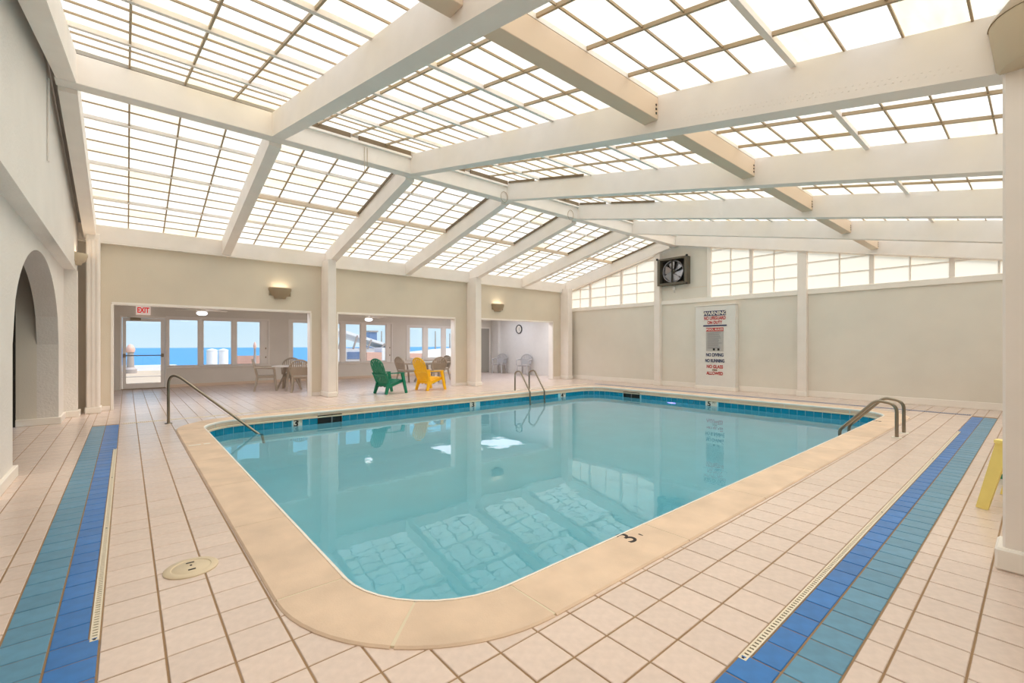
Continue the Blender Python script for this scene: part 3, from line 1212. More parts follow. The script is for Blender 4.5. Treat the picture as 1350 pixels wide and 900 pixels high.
d = thing('door_4', 'plain grey door in the sunroom corner beside the white wall', 'door', (12.30, YS - 0.06, 0), kind='structure')
a = MB()
a.box(0, 0.80, 0.0, 0.055, 0.005, 2.05, 0.004)
a.build('leaf', M['door_grey'], d)
for q in ((-0.06, 0.0, -0.02, 0.055, 0, 2.11), (0.80, 0.86, -0.02, 0.055, 0, 2.11), (0.0, 0.8, -0.02, 0.055, 2.05, 2.11)):
    a = MB()
    a.box(*q, 0.003)
    a.build('frame', M['trim'], d)
a = MB()
a.tube([(0.07, -0.03, 0.98), (0.16, -0.03, 0.98)], 0.010, 8)
a.build('handle', M['steel'], d)
sb = thing('baseboard_sunroom', 'low baseboard of the sunroom window wall', 'baseboard', kind='structure')
for x0, x1 in ((0.94, 12.23),):
    a = MB()
    a.box(x0, x1, YS - 0.02, YS - 0.0005, 0.001, 0.09, 0.003)
    a.build('board', M['soffit'], sb)

# ------------------------------------------------------------------ swimming pool
pool = thing('swimming_pool', 'rectangular indoor pool with rounded corners and tan coping', 'pool', ((PX0 + PX1) / 2, (PY0 + PY1) / 2, 0), kind='structure')
PC = Vector(((PX0 + PX1) / 2, (PY0 + PY1) / 2, 0))
zf = lambda x: -1.12 - 0.55 * (x - PX0) / (PX1 - PX0)
loops = []
for ins, dz in ((CW, None), (CW, 0.30), (CW + 0.03, 0.14), (CW + 0.10, 0.04), (CW + 0.22, 0.0)):
    loops.append([(x - PC.x, y - PC.y, (0.0 if dz is None else zf(x) + dz)) for x, y in rrect(ins)])
n = len(loops[0])
ba = MB()
ba.add([p for l in loops for p in l], [(j * n + i, j * n + (i + 1) % n, (j + 1) * n + (i + 1) % n, (j + 1) * n + i) for j in range(4) for i in range(n)] + [tuple(4 * n + i for i in range(n))])
ba.build('basin', M['basin'], pool, smooth=False)


def path_points():
    """inner waterline outline as straight runs and arcs: list of (point, outward normal) samplers"""
    r = RO - CW
    x0, x1, y0, y1 = PX0 + CW, PX1 - CW, PY0 + CW, PY1 - CW
    return [('s', (x0 + r, y0), (x1 - r, y0)), ('a', (x1 - r, y0 + r), -PI / 2), ('s', (x1, y0 + r), (x1, y1 - r)), ('a', (x1 - r, y1 - r), 0),
            ('s', (x1 - r, y1), (x0 + r, y1)), ('a', (x0 + r, y1 - r), PI / 2), ('s', (x0, y1 - r), (x0, y0 + r)), ('a', (x0 + r, y0 + r), PI)]


def sweep(mb, segs, prof, closed_caps=True):
    """PROF (outward offset from inner edge, z) swept through SEGS = [(inner point, outward normal)]"""
    k = len(prof)
    vs = []
    for (p, nn) in segs:
        for o, z in prof:
            vs.append((p[0] + nn[0] * o - PC.x, p[1] + nn[1] * o - PC.y, z))
    fs = [(i * k + j, i * k + (j + 1) % k, (i + 1) * k + (j + 1) % k, (i + 1) * k + j) for i in range(len(segs) - 1) for j in range(k)]
    if closed_caps:
        fs += [tuple(range(k - 1, -1, -1)), tuple((len(segs) - 1) * k + j for j in range(k))]
    return mb.add(vs, fs)


def run(seg, a, b, n=1):
    """points on a segment between length fractions"""
    r = RO - CW
    out = []
    for i in range(n + 1):
        t = a + (b - a) * i / n
        if seg[0] == 's':
            p, q = Vector(seg[1]), Vector(seg[2])
            d = (q - p).normalized()
            pt = p + (q - p) * t
            out.append(((pt.x, pt.y), (d.y, -d.x)))
        else:
            th = seg[2] + PI / 2 * t
            out.append(((seg[1][0] + r * math.cos(th), seg[1][1] + r * math.sin(th)), (math.cos(th), math.sin(th))))
    return out


seglen = lambda s: (Vector(s[2]) - Vector(s[1])).length if s[0] == 's' else (RO - CW) * PI / 2
stone = [(0.0, -0.085), (-0.006, -0.06), (-0.006, -0.012), (0.004, 0.004), (0.02, 0.012), (CW - 0.012, 0.012), (CW - 0.002, 0.004), (CW - 0.002, -0.06)]
for seg in path_points():
    L = seglen(seg)
    cnt = 2 if seg[0] == 'a' else max(1, round(L / 1.25))
    g = 0.004 / L if seg[0] == 's' else 0.006 / L
    for c in range(cnt):
        mb = MB()
        sweep(mb, run(seg, c / cnt + g, (c + 1) / cnt - g, 8 if seg[0] == 'a' else 1), stone)
        mb.build('coping_stone', M['coping'], pool)
full = []
for seg in path_points():
    full += run(seg, 0, 1, 10 if seg[0] == 'a' else 1)
mo = MB()
sweep(mo, full + full[:1], [(0.02, -0.08), (0.02, 0.0105), (CW - 0.012, 0.0105), (CW - 0.01, -0.05)], False)
mo.build('mortar_bed', M['mortar'], pool)
ri = MB()
sweep(ri, full + full[:1], [(-0.024, -0.112), (-0.024, -0.088), (0.01, -0.08), (0.01, -0.112)], False)
ri.build('rim', M['mortar'], pool)
ri = MB()
sweep(ri, full + full[:1], [(-0.009, -0.02), (-0.009, 0.004), (0.002, 0.0135), (0.014, 0.0135), (0.014, 0.0)], False)
ri.build('edge_strip', M['trim'], pool)
# skimmer mouths and depth tiles leave gaps in the waterline tiles
gaps = [('far', 2.80, 3.26), ('far', 2.36, 2.52), ('far', 6.36, 6.56), ('far', 9.56, 9.79), ('end', 7.38, 7.92), ('end', 5.17, 5.48)]
TP = 0.155
wrest = MB()
for si_, seg in enumerate(path_points()):
    L = seglen(seg)
    cnt = max(1, round(L / TP))
    for c in range(cnt):
        pts = run(seg, (c + 0.03) / cnt, (c + 0.97) / cnt, 2 if seg[0] == 'a' else 1)
        mid = run(seg, (c + 0.5) / cnt, (c + 0.5) / cnt, 1)[0][0]
        if si_ == 4 and any(s == 'far' and a - 0.05 < mid[0] < b + 0.05 for s, a, b in gaps):
            continue
        if si_ == 2 and any(s == 'end' and a - 0.05 < mid[1] < b + 0.05 for s, a, b in gaps):
            continue
        prof = [(0.004, -0.115), (-0.006, -0.117), (-0.008, -0.121), (-0.008, -0.258), (-0.006, -0.262), (0.004, -0.264)]
        if si_ in (1, 2, 3, 4, 5):
            mb = MB()
            sweep(mb, pts, prof)
            mb.build('waterline_tile', M['waterline'], pool)
        else:
            sweep(wrest, pts, prof)
o = wrest.build('waterline_tile_field', M['waterline'], pool)
o['kind'] = 'stuff'
YI, XI = PY1 - CW, PX1 - CW


def wallpart(kind, a, b):
    """a frame on the far (y = YI) or end (x = XI) pool wall: returns a function placing local (along, out, z) boxes"""
    if kind == 'far':
        return lambda mb, p, q, o0, o1, z0, z1: mb.box(p - PC.x, q - PC.x, YI - o1 - PC.y, YI - o0 - PC.y, z0, z1)
    return lambda mb, p, q, o0, o1, z0, z1: mb.box(XI - o1 - PC.x, XI - o0 - PC.x, p - PC.y, q - PC.y, z0, z1)


for kind, a, b, split in (('far', 2.80, 3.26, 0.58), ('end', 7.38, 7.92, 0.5)):
    P = wallpart(kind, a, b)
    f = MB()
    P(f, a, b, 0.0, 0.004, -0.30, -0.075)
    sk = f.build('skimmer', M['black'], pool)
    s = a + (b - a) * split
    for p, q in ((a, a + 0.015), (s - 0.008, s + 0.008), (b - 0.015, b)):
        f = MB()
        P(f, p, q, 0.0, 0.022, -0.30, -0.075)
        f.build('post', M['print_grey'] if p > a and q < b else M['dark'], sk)
    f = MB()
    P(f, a, b, 0.0, 0.024, -0.085, -0.070)
    f.build('lip', M['dark'], sk)
for kind, a, b, big, small in (('far', 2.36, 2.52, '3', 'FT'), ('far', 6.37, 6.55, '3', ''), ('far', 9.57, 9.78, '4', 'FT'), ('end', 5.18, 5.47, '5', 'FT')):
    P = wallpart(kind, a, b)
    f = MB()
    P(f, a, b, 0.0, 0.012, -0.262, -0.10)
    dt = f.build('depth_tile', M['white_plastic'], pool)
    if kind == 'far':
        rgt, c0 = (1, 0, 0), lambda u: (a + (b - a) * u - PC.x, YI - 0.0135 - PC.y, 0)
    else:
        rgt, c0 = (0, -1, 0), lambda u: (XI - 0.0135 - PC.x, b - (b - a) * u - PC.y, 0)
    p = c0(0.32 if small else 0.5)
    text('digit', big, 0.175, M['ink'], dt, (p[0], p[1], -0.175), rgt, (0, 0, 1), 0.006)
    if small:
        p = c0(0.76)
        text('lettering', small, 0.075, M['sconce'], dt, (p[0], p[1], -0.14), rgt, (0, 0, 1), 0.002)
# depth figures painted on the coping
text('digit', '3', 0.20, M['ink'], pool, (2.54 - PC.x, 1.79 - PC.y, 0.0125), (1, 0, 0), (0, 1, 0), 0.001, depth=0.0008, sxx=1.1)
text('digit', "'", 0.12, M['ink'], pool, (2.65 - PC.x, 1.73 - PC.y, 0.0125), (1, 0, 0), (0, 1, 0), 0.001, depth=0.0008)
text('digit', '5', 0.16, M['ink'], pool, (9.62 - PC.x, 1.80 - PC.y, 0.0125), (1, 0, 0), (0, 1, 0), 0.006, depth=0.0008)
mk = MB()
mk.box(0.60 - PC.x, 0.73 - PC.x, 7.02 - PC.y, 7.075 - PC.y, 0.012, 0.0135)
mk.box(0.76 - PC.x, 0.83 - PC.x, 7.02 - PC.y, 7.075 - PC.y, 0.012, 0.0135)
mk.build('painted_mark', M['white_plastic'], pool)
ul = MB()
ul.lathe([(0.0, 0.02), (0.10, 0.018), (0.12, 0.0)], 20)
u = ul.build('underwater_lamp', M['poollight'], pool, (XI - 0.002 - PC.x, 6.4 - PC.y, -0.50))
u.rotation_euler = (0, -PI / 2, 0)

wt = MB()
top = rrect(CW - 0.012)
nn_ = len(top)
wt.add([(x, y, ZW) for x, y in top] + [(x, y, -2.2) for x, y in top], [tuple(range(nn_)), tuple(range(2 * nn_ - 1, nn_ - 1, -1))] + [(i, nn_ + i, nn_ + (i + 1) % nn_, (i + 1) % nn_) for i in range(nn_)])
tag(wt.build('pool_water', WATER), 'clear turquoise water filling the pool', 'water', kind='stuff')

# ------------------------------------------------------------------ rails and ladders
hr = thing('handrail', 'single bent steel handrail rising at the near corner of the pool', 'handrail', (0.525, 9.34, 0))
t = MB()
t.tube(fillet([(0, 0, 0.012), (0, 0, 0.90), (1.235, -0.69, -0.27), (1.26, -0.71, -1.05)], [0.14, 0.08], 10), 0.021, 12)
t.build('tube', M['steel'], hr, smooth=True)
t = MB()
t.lathe([(0.021, 0.012), (0.05, 0.010), (0.055, 0.0)], 16)
t.build('flange', M['steel'], hr, smooth=True)


def ladder(label, x0, x1, yd, sgn, z_top, reach, group=None):
    """two steel rails over the coping with treads; SGN is the direction from deck to water"""
    L = thing('pool_ladder', label, 'ladder', ((x0 + x1) / 2, yd, 0))
    w = (x1 - x0) / 2
    for s in (-1, 1):
        t = MB()
        t.tube(fillet([(s * w, 0, 0.001), (s * w, 0, z_top), (s * w, sgn * reach * 0.35, z_top + 0.03), (s * w, sgn * reach, 0.02), (s * w, sgn * (reach + 0.02), -1.0)], [0.15, 0.12, 0.10], 8), 0.022, 12)
        t.build('rail', M['steel'], L, smooth=True)
        t = MB()
        t.lathe([(0.022, 0.014), (0.055, 0.012), (0.062, 0.0)], 16, (s * w, 0, 0))
        t.build('flange', M['white_plastic'], L, smooth=True)
    for z in (-0.36, -0.62, -0.88):
        t = MB()
        t.box(-w, w, sgn * (reach + 0.01) - 0.04, sgn * (reach + 0.01) + 0.04, z - 0.012, z + 0.012, 0.004)
        t.build('tread', M['white_plastic'], L)
    return L


ladder('steel ladder rails arching over the coping on the sunroom side of the pool', 8.26, 8.80, 9.56, -1, 0.54, 0.62)
ladder('steel ladder rails arching over the coping next to the long blue band', 8.165, 8.665, 1.315, 1, 0.47, 0.66)

# skimmer lid on the deck
lid = thing('skimmer_lid', 'round cream plastic skimmer lid set in the deck near the camera', 'lid', (0.286, 3.21, 0))
t = MB()
t.lathe([(0.0, 0.010), (0.085, 0.010), (0.088, 0.008), (0.095, 0.008), (0.098, 0.011), (0.128, 0.010), (0.133, 0.006), (0.133, 0.0)], 40)
lm = t.build('cover', M['lid'], lid, smooth=True)
for q in ((-0.02, 0.02, 0.055, 0.063), (-0.018, 0.018, -0.048, -0.036), (-0.004, 0.006, 0.012, 0.026)):
    t = MB()
    t.box(q[0], q[1], q[2], q[3], 0.0095, 0.0125)
    t.build('finger_hole', M['ink'], lid)

# ------------------------------------------------------------------ sign pier with its painted notices
SX, SY0, SY1, SZ = 12.85, 5.52, 6.68, 2.42
pier = MB()
pier.box(SX, XE - 0.0006, SY0, SY1, 0, SZ, 0.01)
pr_ = tag(pier.build('sign_pier', M['white_wall']), 'white boxed pier carrying the painted pool warnings', 'pier', kind='structure')
c = MB()
c.box(SX - 0.02, XE - 0.0506, SY0 - 0.02, SY1 + 0.02, SZ, SZ + 0.03, 0.006)
c.build('cap', M['trim'], pr_)
c = MB()
c.box(SX - 0.018, XE - 0.03, SY0 - 0.018, SY1 + 0.018, 0.0005, 0.10, 0.005)
c.build('plinth', M['trim'], pr_)
XF = SX - 0.004
sg = thing('warning_sign', 'navy and red warning notice painted on the white pier', 'sign', (XF, 6.10, 0), group=None)
R_, U_ = (0, -1, 0), (0, 0, 1)
b = MB()
b.box(-0.004, 0.004, -0.32, 0.32, 2.13, 2.27)
b.build('heading_band', M['navy'], sg)
text('lettering', 'WARNING', 0.145, M['white_plastic'], sg, (-0.0055, 0, 2.195), R_, U_, 0.004)
text('lettering', 'NO LIFEGUARD', 0.135, M['red'], sg, (-0.002, 0, 2.055), R_, U_, 0.004, sxx=0.66)
text('lettering', 'ON DUTY', 0.125, M['red'], sg, (-0.002, 0, 1.93), R_, U_, 0.004, sxx=0.75)
b = MB()
b.box(-0.004, 0.004, -0.34, 0.34, 1.825, 1.862)
b.build('rule_line', M['navy'], sg)
sg2 = thing('rules_board', 'grey pool rules board with a red heading on the white pier', 'sign', (XF, 6.10, 0))
b = MB()
b.box(-0.004, 0.004, -0.25, 0.25, 1.11, 1.67)
b.build('board', M['board'], sg2)
b = MB()
b.box(-0.005, 0.004, -0.25, 0.25, 1.68, 1.785)
b.build('heading_band', M['red'], sg2)
text('lettering', 'POOL RULES', 0.085, M['white_plastic'], sg2, (-0.0065, 0, 1.73), R_, U_, 0.002)
pl_ = MB()
for k in range(13):
    zz = 1.63 - 0.036 * k
    a = random.uniform(0.10, 0.21)
    pl_.box(-0.0055, -0.0035, -a, 0.21, zz - 0.007, zz + 0.007)
o = pl_.build('small_print', M['print_grey'], sg2)
o['kind'] = 'stuff'
for yy in (0.02, -0.11):
    b = MB()
    b.box(-0.006, -0.0035, yy - 0.03, yy + 0.03, 1.13, 1.19)
    b.build('symbol', M['ink'], sg2)
sg3 = thing('painted_notice', 'blue and red capital lettering low on the white pier', 'sign', (XF, 6.10, 0))
for body, z, m_, sz, sc_ in (('NO DIVING', 1.00, 'navy', 0.13, 0.75), ('NO RUNNING', 0.83, 'navy', 0.13, 0.66), ('NO GLASS', 0.66, 'red', 0.13, 0.78), ('ITEMS', 0.565, 'sconce', 0.06, 0.9), ('ALLOWED', 0.47, 'red', 0.125, 0.80)):
    text('lettering', body, sz, M[m_], sg3, (-0.002, 0, z), R_, U_, 0.004, sxx=sc_)

# ------------------------------------------------------------------ exhaust fan on the end wall
fx = thing('exhaust_fan', 'square dark metal exhaust fan high on the far end wall', 'fan', (XE, 7.44, 3.57))
hw, hh, dp = 0.50, 0.42, 0.22
for q in ((-hw, -hw + 0.09, -hh, hh), (hw - 0.09, hw, -hh, hh)):
    b = MB()
    b.box(-dp, -0.001, q[0], q[1], q[2], q[3], 0.008)
    b.build('side_panel', M['fan_frame'], fx)
for q in ((-hh, -hh + 0.07), (hh - 0.06, hh)):
    b = MB()
    b.box(-dp, -0.001, -hw + 0.0905, hw - 0.0905, q[0], q[1], 0.008)
    b.build('frame_rail', M['fan_frame'], fx)
b = MB()
b.box(-0.03, -0.001, -hw + 0.09, hw - 0.09, -hh + 0.07, hh - 0.06)
b.build('back_panel', M['dark'], fx)
b = MB()
b.lathe([(0.31, -0.05), (0.345, -0.05), (0.345, 0.06), (0.335, 0.06), (0.31, 0.0), (0.31, -0.05)], 32)
o = b.build('shroud', M['fan_blade'], fx, (-0.09, 0, 0), smooth=True)
o.rotation_euler = (0, -PI / 2, 0)
b = MB()
b.lathe([(0.0, 0.07), (0.05, 0.06), (0.07, 0.02), (0.07, -0.03)], 20)
o = b.build('hub', M['fan_frame'], fx, (-0.11, 0, 0), smooth=True)
o.rotation_euler = (0, -PI / 2, 0)
for k in range(6):
    a = 2 * PI * k / 6 + 0.25
    ca_, sa_ = math.cos(a), math.sin(a)
    vs = []
    for r, wd, tw in ((0.06, 0.05, 0.03), (0.18, 0.10, 0.035), (0.295, 0.12, 0.03)):
        for sg_ in (-1, 1):
            vs.append((-0.10 - sg_ * tw, r * ca_ - sg_ * wd * sa_, r * sa_ + sg_ * wd * ca_))
    vs2 = [(v[0] + 0.006, v[1], v[2]) for v in vs]
    b = MB()
    b.add(vs + vs2, [(0, 1, 3, 2), (2, 3, 5, 4), (7, 6, 8, 9), (9, 8, 10, 11), (0, 2, 8, 6), (2, 4, 10, 8), (3, 1, 7, 9), (5, 3, 9, 11), (4, 5, 11, 10), (1, 0, 6, 7)])
    b.build('blade', M['fan_blade'], fx)
b = MB()
b.box(-0.20, -0.18, -0.022, 0.022, -hh + 0.07, hh - 0.06)
b.build('motor_strut', M['dark'], fx)
for y_, z_ in ((-hw, -hh), (-hw, hh), (hw, hh)):
    b = MB()
    b.box(-dp - 0.03, -dp + 0.02, y_ - 0.03, y_ + 0.03, z_ - 0.03, z_ + 0.03, 0.008)
    b.build('corner_bolt', M['black'], fx)
b = MB()
b.tube(fillet([(-0.03, 0.02, -hh), (-0.03, 0.02, -hh - 0.20), (-0.001, 0.02, -hh - 0.22)], 0.02), 0.016, 8)
b.box(-0.05, -0.001, -0.03, 0.07, -hh - 0.15, -hh - 0.05, 0.004)
b.build('conduit', M['wall_light'], fx)


# ------------------------------------------------------------------ wall lights
def wall_light(label, loc, rz, m='sconce', lit=True, s=1.0):
    """half-bowl uplight; local +X is away from the wall"""
    L = thing('wall_light', label, 'lamp', loc, rz, 'uplights on the walls')
    b = MB()
    n = 14
    pr = [(0.0, -0.17), (0.11, -0.17), (0.13, -0.12), (0.17, -0.10), (0.225, 0.02), (0.225, 0.075), (0.21, 0.075), (0.205, 0.02), (0.12, -0.04), (0.0, -0.05)]
    b.lathe([(r * s, z * s) for r, z in pr], n, (0.002, 0, 0), -PI / 2, PI / 2, 0.92, 1.12)
    b.build('bowl', M[m], L, smooth=True)
    b = MB()
    b.box(0.001, 0.02, -0.24 * s, 0.24 * s, -0.11 * s, 0.09 * s, 0.004)
    b.build('back_plate', M[m], L)
    if lit:
        b = MB()
        b.lathe([(0.0, 0.03 * s), (0.16 * s, 0.03 * s), (0.165 * s, 0.02 * s), (0.0, 0.015 * s)], n, (0.024, 0, 0.03), -PI / 2, PI / 2, 0.9, 1.1)
        b.build('diffuser', M['lamp'], L)
    return L


wall_light('tan half bowl uplight above the opening by the dining table', (2.82, YL, 2.58), -PI / 2)
wall_light('tan half bowl uplight above the opening with the clock', (9.53, YL, 2.58), -PI / 2)
wall_light('cream half bowl uplight at the end of the upper arched wall', (-0.70, 11.25, 2.87), 0, 'sconce_cream', s=0.8)
# big drum light on the near column
L = thing('column_light', 'large cream drum light with sloping hood on the near column', 'lamp', (3.852, 0.02, 2.86))
b = MB()
b.lathe([(0.0, 0.0), (0.14, 0.0), (0.155, 0.02), (0.185, 0.26), (0.0, 0.26)], 24, (0, 0, 0), PI / 2, 3 * PI / 2, 1.25, 1.0)
b.build('drum', M['sconce_cream'], L, smooth=True)
b = MB()
b.lathe([(0.0, 0.261), (0.19, 0.261), (0.185, 0.275), (0.03, 0.50), (0.0, 0.50)], 24, (0, 0, 0), PI / 2, 3 * PI / 2, 1.25, 1.0)
b.build('hood', M['sconce'], L, smooth=True)
nb = MB()
for k in range(46):
    y = 0.32 + 0.04 * k
    for q in (0.0, 0.035):
        nb.box(RX[2] - 0.088, RX[2] - 0.0845, y + q * 0.5 - 0.005, y + q * 0.5 + 0.005, bot_right(y) + 0.06 + q - 0.005, bot_right(y) + 0.06 + q + 0.005)
nb.build('nail_heads', M['beam'], POOLR[2])['kind'] = 'stuff'

# ------------------------------------------------------------------ exit sign, clock, ceiling fans
ex = thing('exit_sign', 'white exit sign with red letters above the glazed door', 'sign', (0.37, YS - 0.04, 2.285))
b = MB()
b.box(-0.165, 0.165, -0.035, 0.039, -0.115, 0.135, 0.008)
b.build('housing', M['exit_face'], ex)
text('lettering', 'EXIT', 0.215, M['exit_red'], ex, (0, -0.037, 0.01), (1, 0, 0), (0, 0, 1), 0.007, sxx=0.62)
ck = thing('wall_clock', 'round black rimmed clock on the white sunroom wall', 'clock', (XS, 15.1, 1.98))
b = MB()
b.lathe([(0.15, 0.0), (0.20, 0.0), (0.205, 0.03), (0.19, 0.05), (0.165, 0.035), (0.165, 0.02)], 32)
o = b.build('rim', M['black'], ck, smooth=True)
o.rotation_euler = (0, -PI / 2, 0)
b = MB()
b.lathe([(0.0, 0.018), (0.17, 0.018)], 32)
o = b.build('dial', M['white_plastic'], ck)
o.rotation_euler = (0, -PI / 2, 0)
for ang, ln in ((0.5, 0.09), (2.4, 0.12)):
    b = MB()
    b.beam((-0.024, 0, 0), (-0.024, -ln * math.sin(ang), ln * math.cos(ang)), 0.012, 0.004)
    b.build('hand', M['print_grey'], ck)


def ceiling_fan(label, loc, rz):
    F = thing('ceiling_fan', label, 'fan', loc, rz, 'ceiling fans of the sunroom')
    b = MB()
    b.lathe([(0.0, 0.0), (0.07, 0.0), (0.075, -0.03), (0.02, -0.05), (0.018, -0.20), (0.11, -0.22), (0.13, -0.26), (0.12, -0.31), (0.07, -0.32)], 24)
    b.build('motor', M['white_plastic'], F, smooth=True)
    b = MB()
    b.lathe([(0.07, -0.32), (0.13, -0.335), (0.12, -0.38), (0.07, -0.41), (0.0, -0.415)], 24)
    b.build('light_bowl', M['bowl'], F, smooth=True)
    for k in range(5):
        a = 2 * PI * k / 5
        b = MB()
        d_ = Vector((math.cos(a), math.sin(a), 0))
        b.beam(d_ * 0.12 + Vector((0, 0, -0.27)), d_ * 0.60 + Vector((0, 0, -0.275)), 0.10, 0.008, up=(0.12 * -math.sin(a), 0.12 * math.cos(a), 1), w2=0.13)
        b.build('blade', M['white_plastic'], F)
    return F


ceiling_fan('white ceiling fan in front of the glazed door window', (1.56, 14.8, ZC), 0.2)
ceiling_fan('white ceiling fan above the green chair', (6.24, 14.8, ZC), 0.5)
for x, lab in ((0.6, 'nearest the glazed door'), (2.6, 'by the first dining table'), (4.9, 'above the green chair'), (6.9, 'above the yellow chair'),
               (9.4, 'behind the column by the third opening'), (11.0, 'on the pool side of the grey door'), (12.5, 'nearest the white wall')):
    F = thing('added_fill_light', 'added flat fill light unseen behind the header ' + lab, 'lamp', (x, 12.62, ZC), 0, 'added flat fill lights of the sunroom ceiling')  # added fill lights, out of sight above the header, to brighten the sunroom
    b = MB()
    b.box(-0.68, 0.68, -0.30, 0.30, -0.045, -0.0005, 0.006)
    b.build('housing', M['white_plastic'], F)
    b = MB()
    b.box(-0.64, 0.64, -0.26, 0.26, -0.050, -0.0455)
    b.build('diffuser', M['flat_fill'], F)

for x, y, lab in ((12.15, 15.0, 'in front of the round wall clock'), (10.2, 15.4, 'between the far dining table and the grey door')):
    F = thing('added_fill_light', 'added wide square fill light panel ' + lab, 'lamp', (x, y, ZC), 0, 'added wide fill panels of the sunroom ceiling')  # unseen panels added to lift the white wall end of the sunroom
    b = MB()
    b.box(-0.80, 0.80, -0.80, 0.80, -0.045, -0.0005, 0.006)
    b.build('housing', M['white_plastic'], F)
    b = MB()
    b.box(-0.76, 0.76, -0.76, 0.76, -0.050, -0.0455)
    b.build('diffuser', M['wide_fill'], F)


# ------------------------------------------------------------------ chairs and tables
def adirondack(label, m, loc, rz, group):
    """moulded chair; local +X is forward, 0.72 wide, back 0.93 high"""
    A = thing('adirondack_chair', label, 'chair', loc, rz, group)
    mm = M[m]
    # seat: slats sloping down to the back
    b = MB()
    for k in range(7):
        x0 = 0.235 - k * 0.073
        z0 = 0.36 - k * 0.022
        b.beam((x0 - 0.036, -0.25, z0 - 0.01), (x0 - 0.036, 0.25, z0 - 0.01), 0.060, 0.02, up=(-0.26, 0, 1))
    for s in (-1, 1):
        b.beam((0.245, s * 0.235, 0.33), (-0.27, s * 0.235, 0.175), 0.03, 0.06)
        b.beam((0.235, s * 0.08, 0.33), (-0.24, s * 0.08, 0.19), 0.02, 0.03)
    b.beam((0.25, -0.25, 0.33), (0.25, 0.25, 0.33), 0.02, 0.07)
    b.build('seat', mm, A)
    # back: fan of slats with a rounded top, rails behind
    b = MB()
    lean = Vector((-0.36, 0, 1)).normalized()
    base = Vector((-0.20, 0, 0.20))
    tops = [0.60, 0.70, 0.755, 0.775, 0.755, 0.70, 0.60]
    nrm = Vector((1, 0, 0.36)).normalized()
    for i, h in enumerate(tops):
        f = i - 3
        p0 = base + Vector((0, f * 0.052, 0))
        p1 = base + lean * h * 0.82 + Vector((0, f * 0.079, 0))
        p2 = base + lean * h + Vector((0, f * 0.079 + f * 0.003, 0))
        b.beam(p0, p1, 0.046, 0.018, up=nrm, w2=0.066)
        b.beam(p1, p2, 0.066, 0.018, up=nrm, w2=0.036)
    for h, w in ((0.06, 0.19), (0.33, 0.235)):
        c_ = base + lean * h - nrm * 0.016
        b.beam(c_ + Vector((0, -w, 0)), c_ + Vector((0, w, 0)), 0.05, 0.018, up=nrm)
    # solid rounded head joining the slats
    pts = []
    for k in range(13):
        t = PI * k / 12
        pts.append((0.262 * math.cos(t), 0.60 + 0.185 * math.sin(t)))
    pts2 = [(0.235 * math.cos(PI * k / 12), 0.60 + 0.145 * math.sin(PI * k / 12)) for k in range(12, -1, -1)]
    for k in range(12):
        q = [pts[k], pts[k + 1], pts2[12 - k - 1], pts2[12 - k]]
        lo = [base + lean * h + Vector((0, y, 0)) - nrm * 0.012 for y, h in q]
        hi = [p + nrm * 0.024 for p in lo]
        b.hexa(lo, hi)
    b.build('backrest', mm, A)
    for s in (-1, 1):
        b = MB()
        y = s * 0.295
        q = [(0.235, y - 0.038), (0.235, y + 0.038), (0.20, y + 0.045), (-0.10, y + 0.03), (-0.36, y - s * 0.03 + 0.022), (-0.36, y - s * 0.03 - 0.022), (-0.10, y - 0.03), (0.20, y - 0.045)]
        b.prism(q, 0.535, 0.560)
        b.build('arm', mm, A)
        b = MB()
        b.beam((0.305, s * 0.31, 0.0), (0.19, s * 0.29, 0.536), 0.04, 0.068, up=(1, 0, 0), w2=0.05, h2=0.08)
        b.build('leg', mm, A)
        b = MB()
        b.beam((-0.30, s * 0.245, 0.0), (-0.21, s * 0.225, 0.30), 0.035, 0.075, up=(1, 0, 0), w2=0.045, h2=0.10)
        b.beam((-0.21, s * 0.235, 0.24), (-0.33, s * 0.275, 0.545), 0.025, 0.045, up=(1, 0, 0))
        b.build('leg', mm, A)
    return A


adirondack('green slatted garden chair with a fan back beside the pool', 'green', (5.36, 11.33, 0), math.radians(12), 'garden chairs by the pool')
adirondack('whole yellow slatted garden chair with a fan back beside the pool', 'yellow', (6.66, 11.46, 0), math.radians(10), 'garden chairs by the pool')
adirondack('yellow garden chair paled by light in its colour, mostly hidden by the big column', 'yellow_lit', (5.42, -0.045, 0), math.radians(80), 'garden chairs behind the big column')
adirondack('green garden chair behind the light-paled yellow one by the big column', 'green', (6.72, -0.08, 0), math.radians(80), 'garden chairs behind the big column')


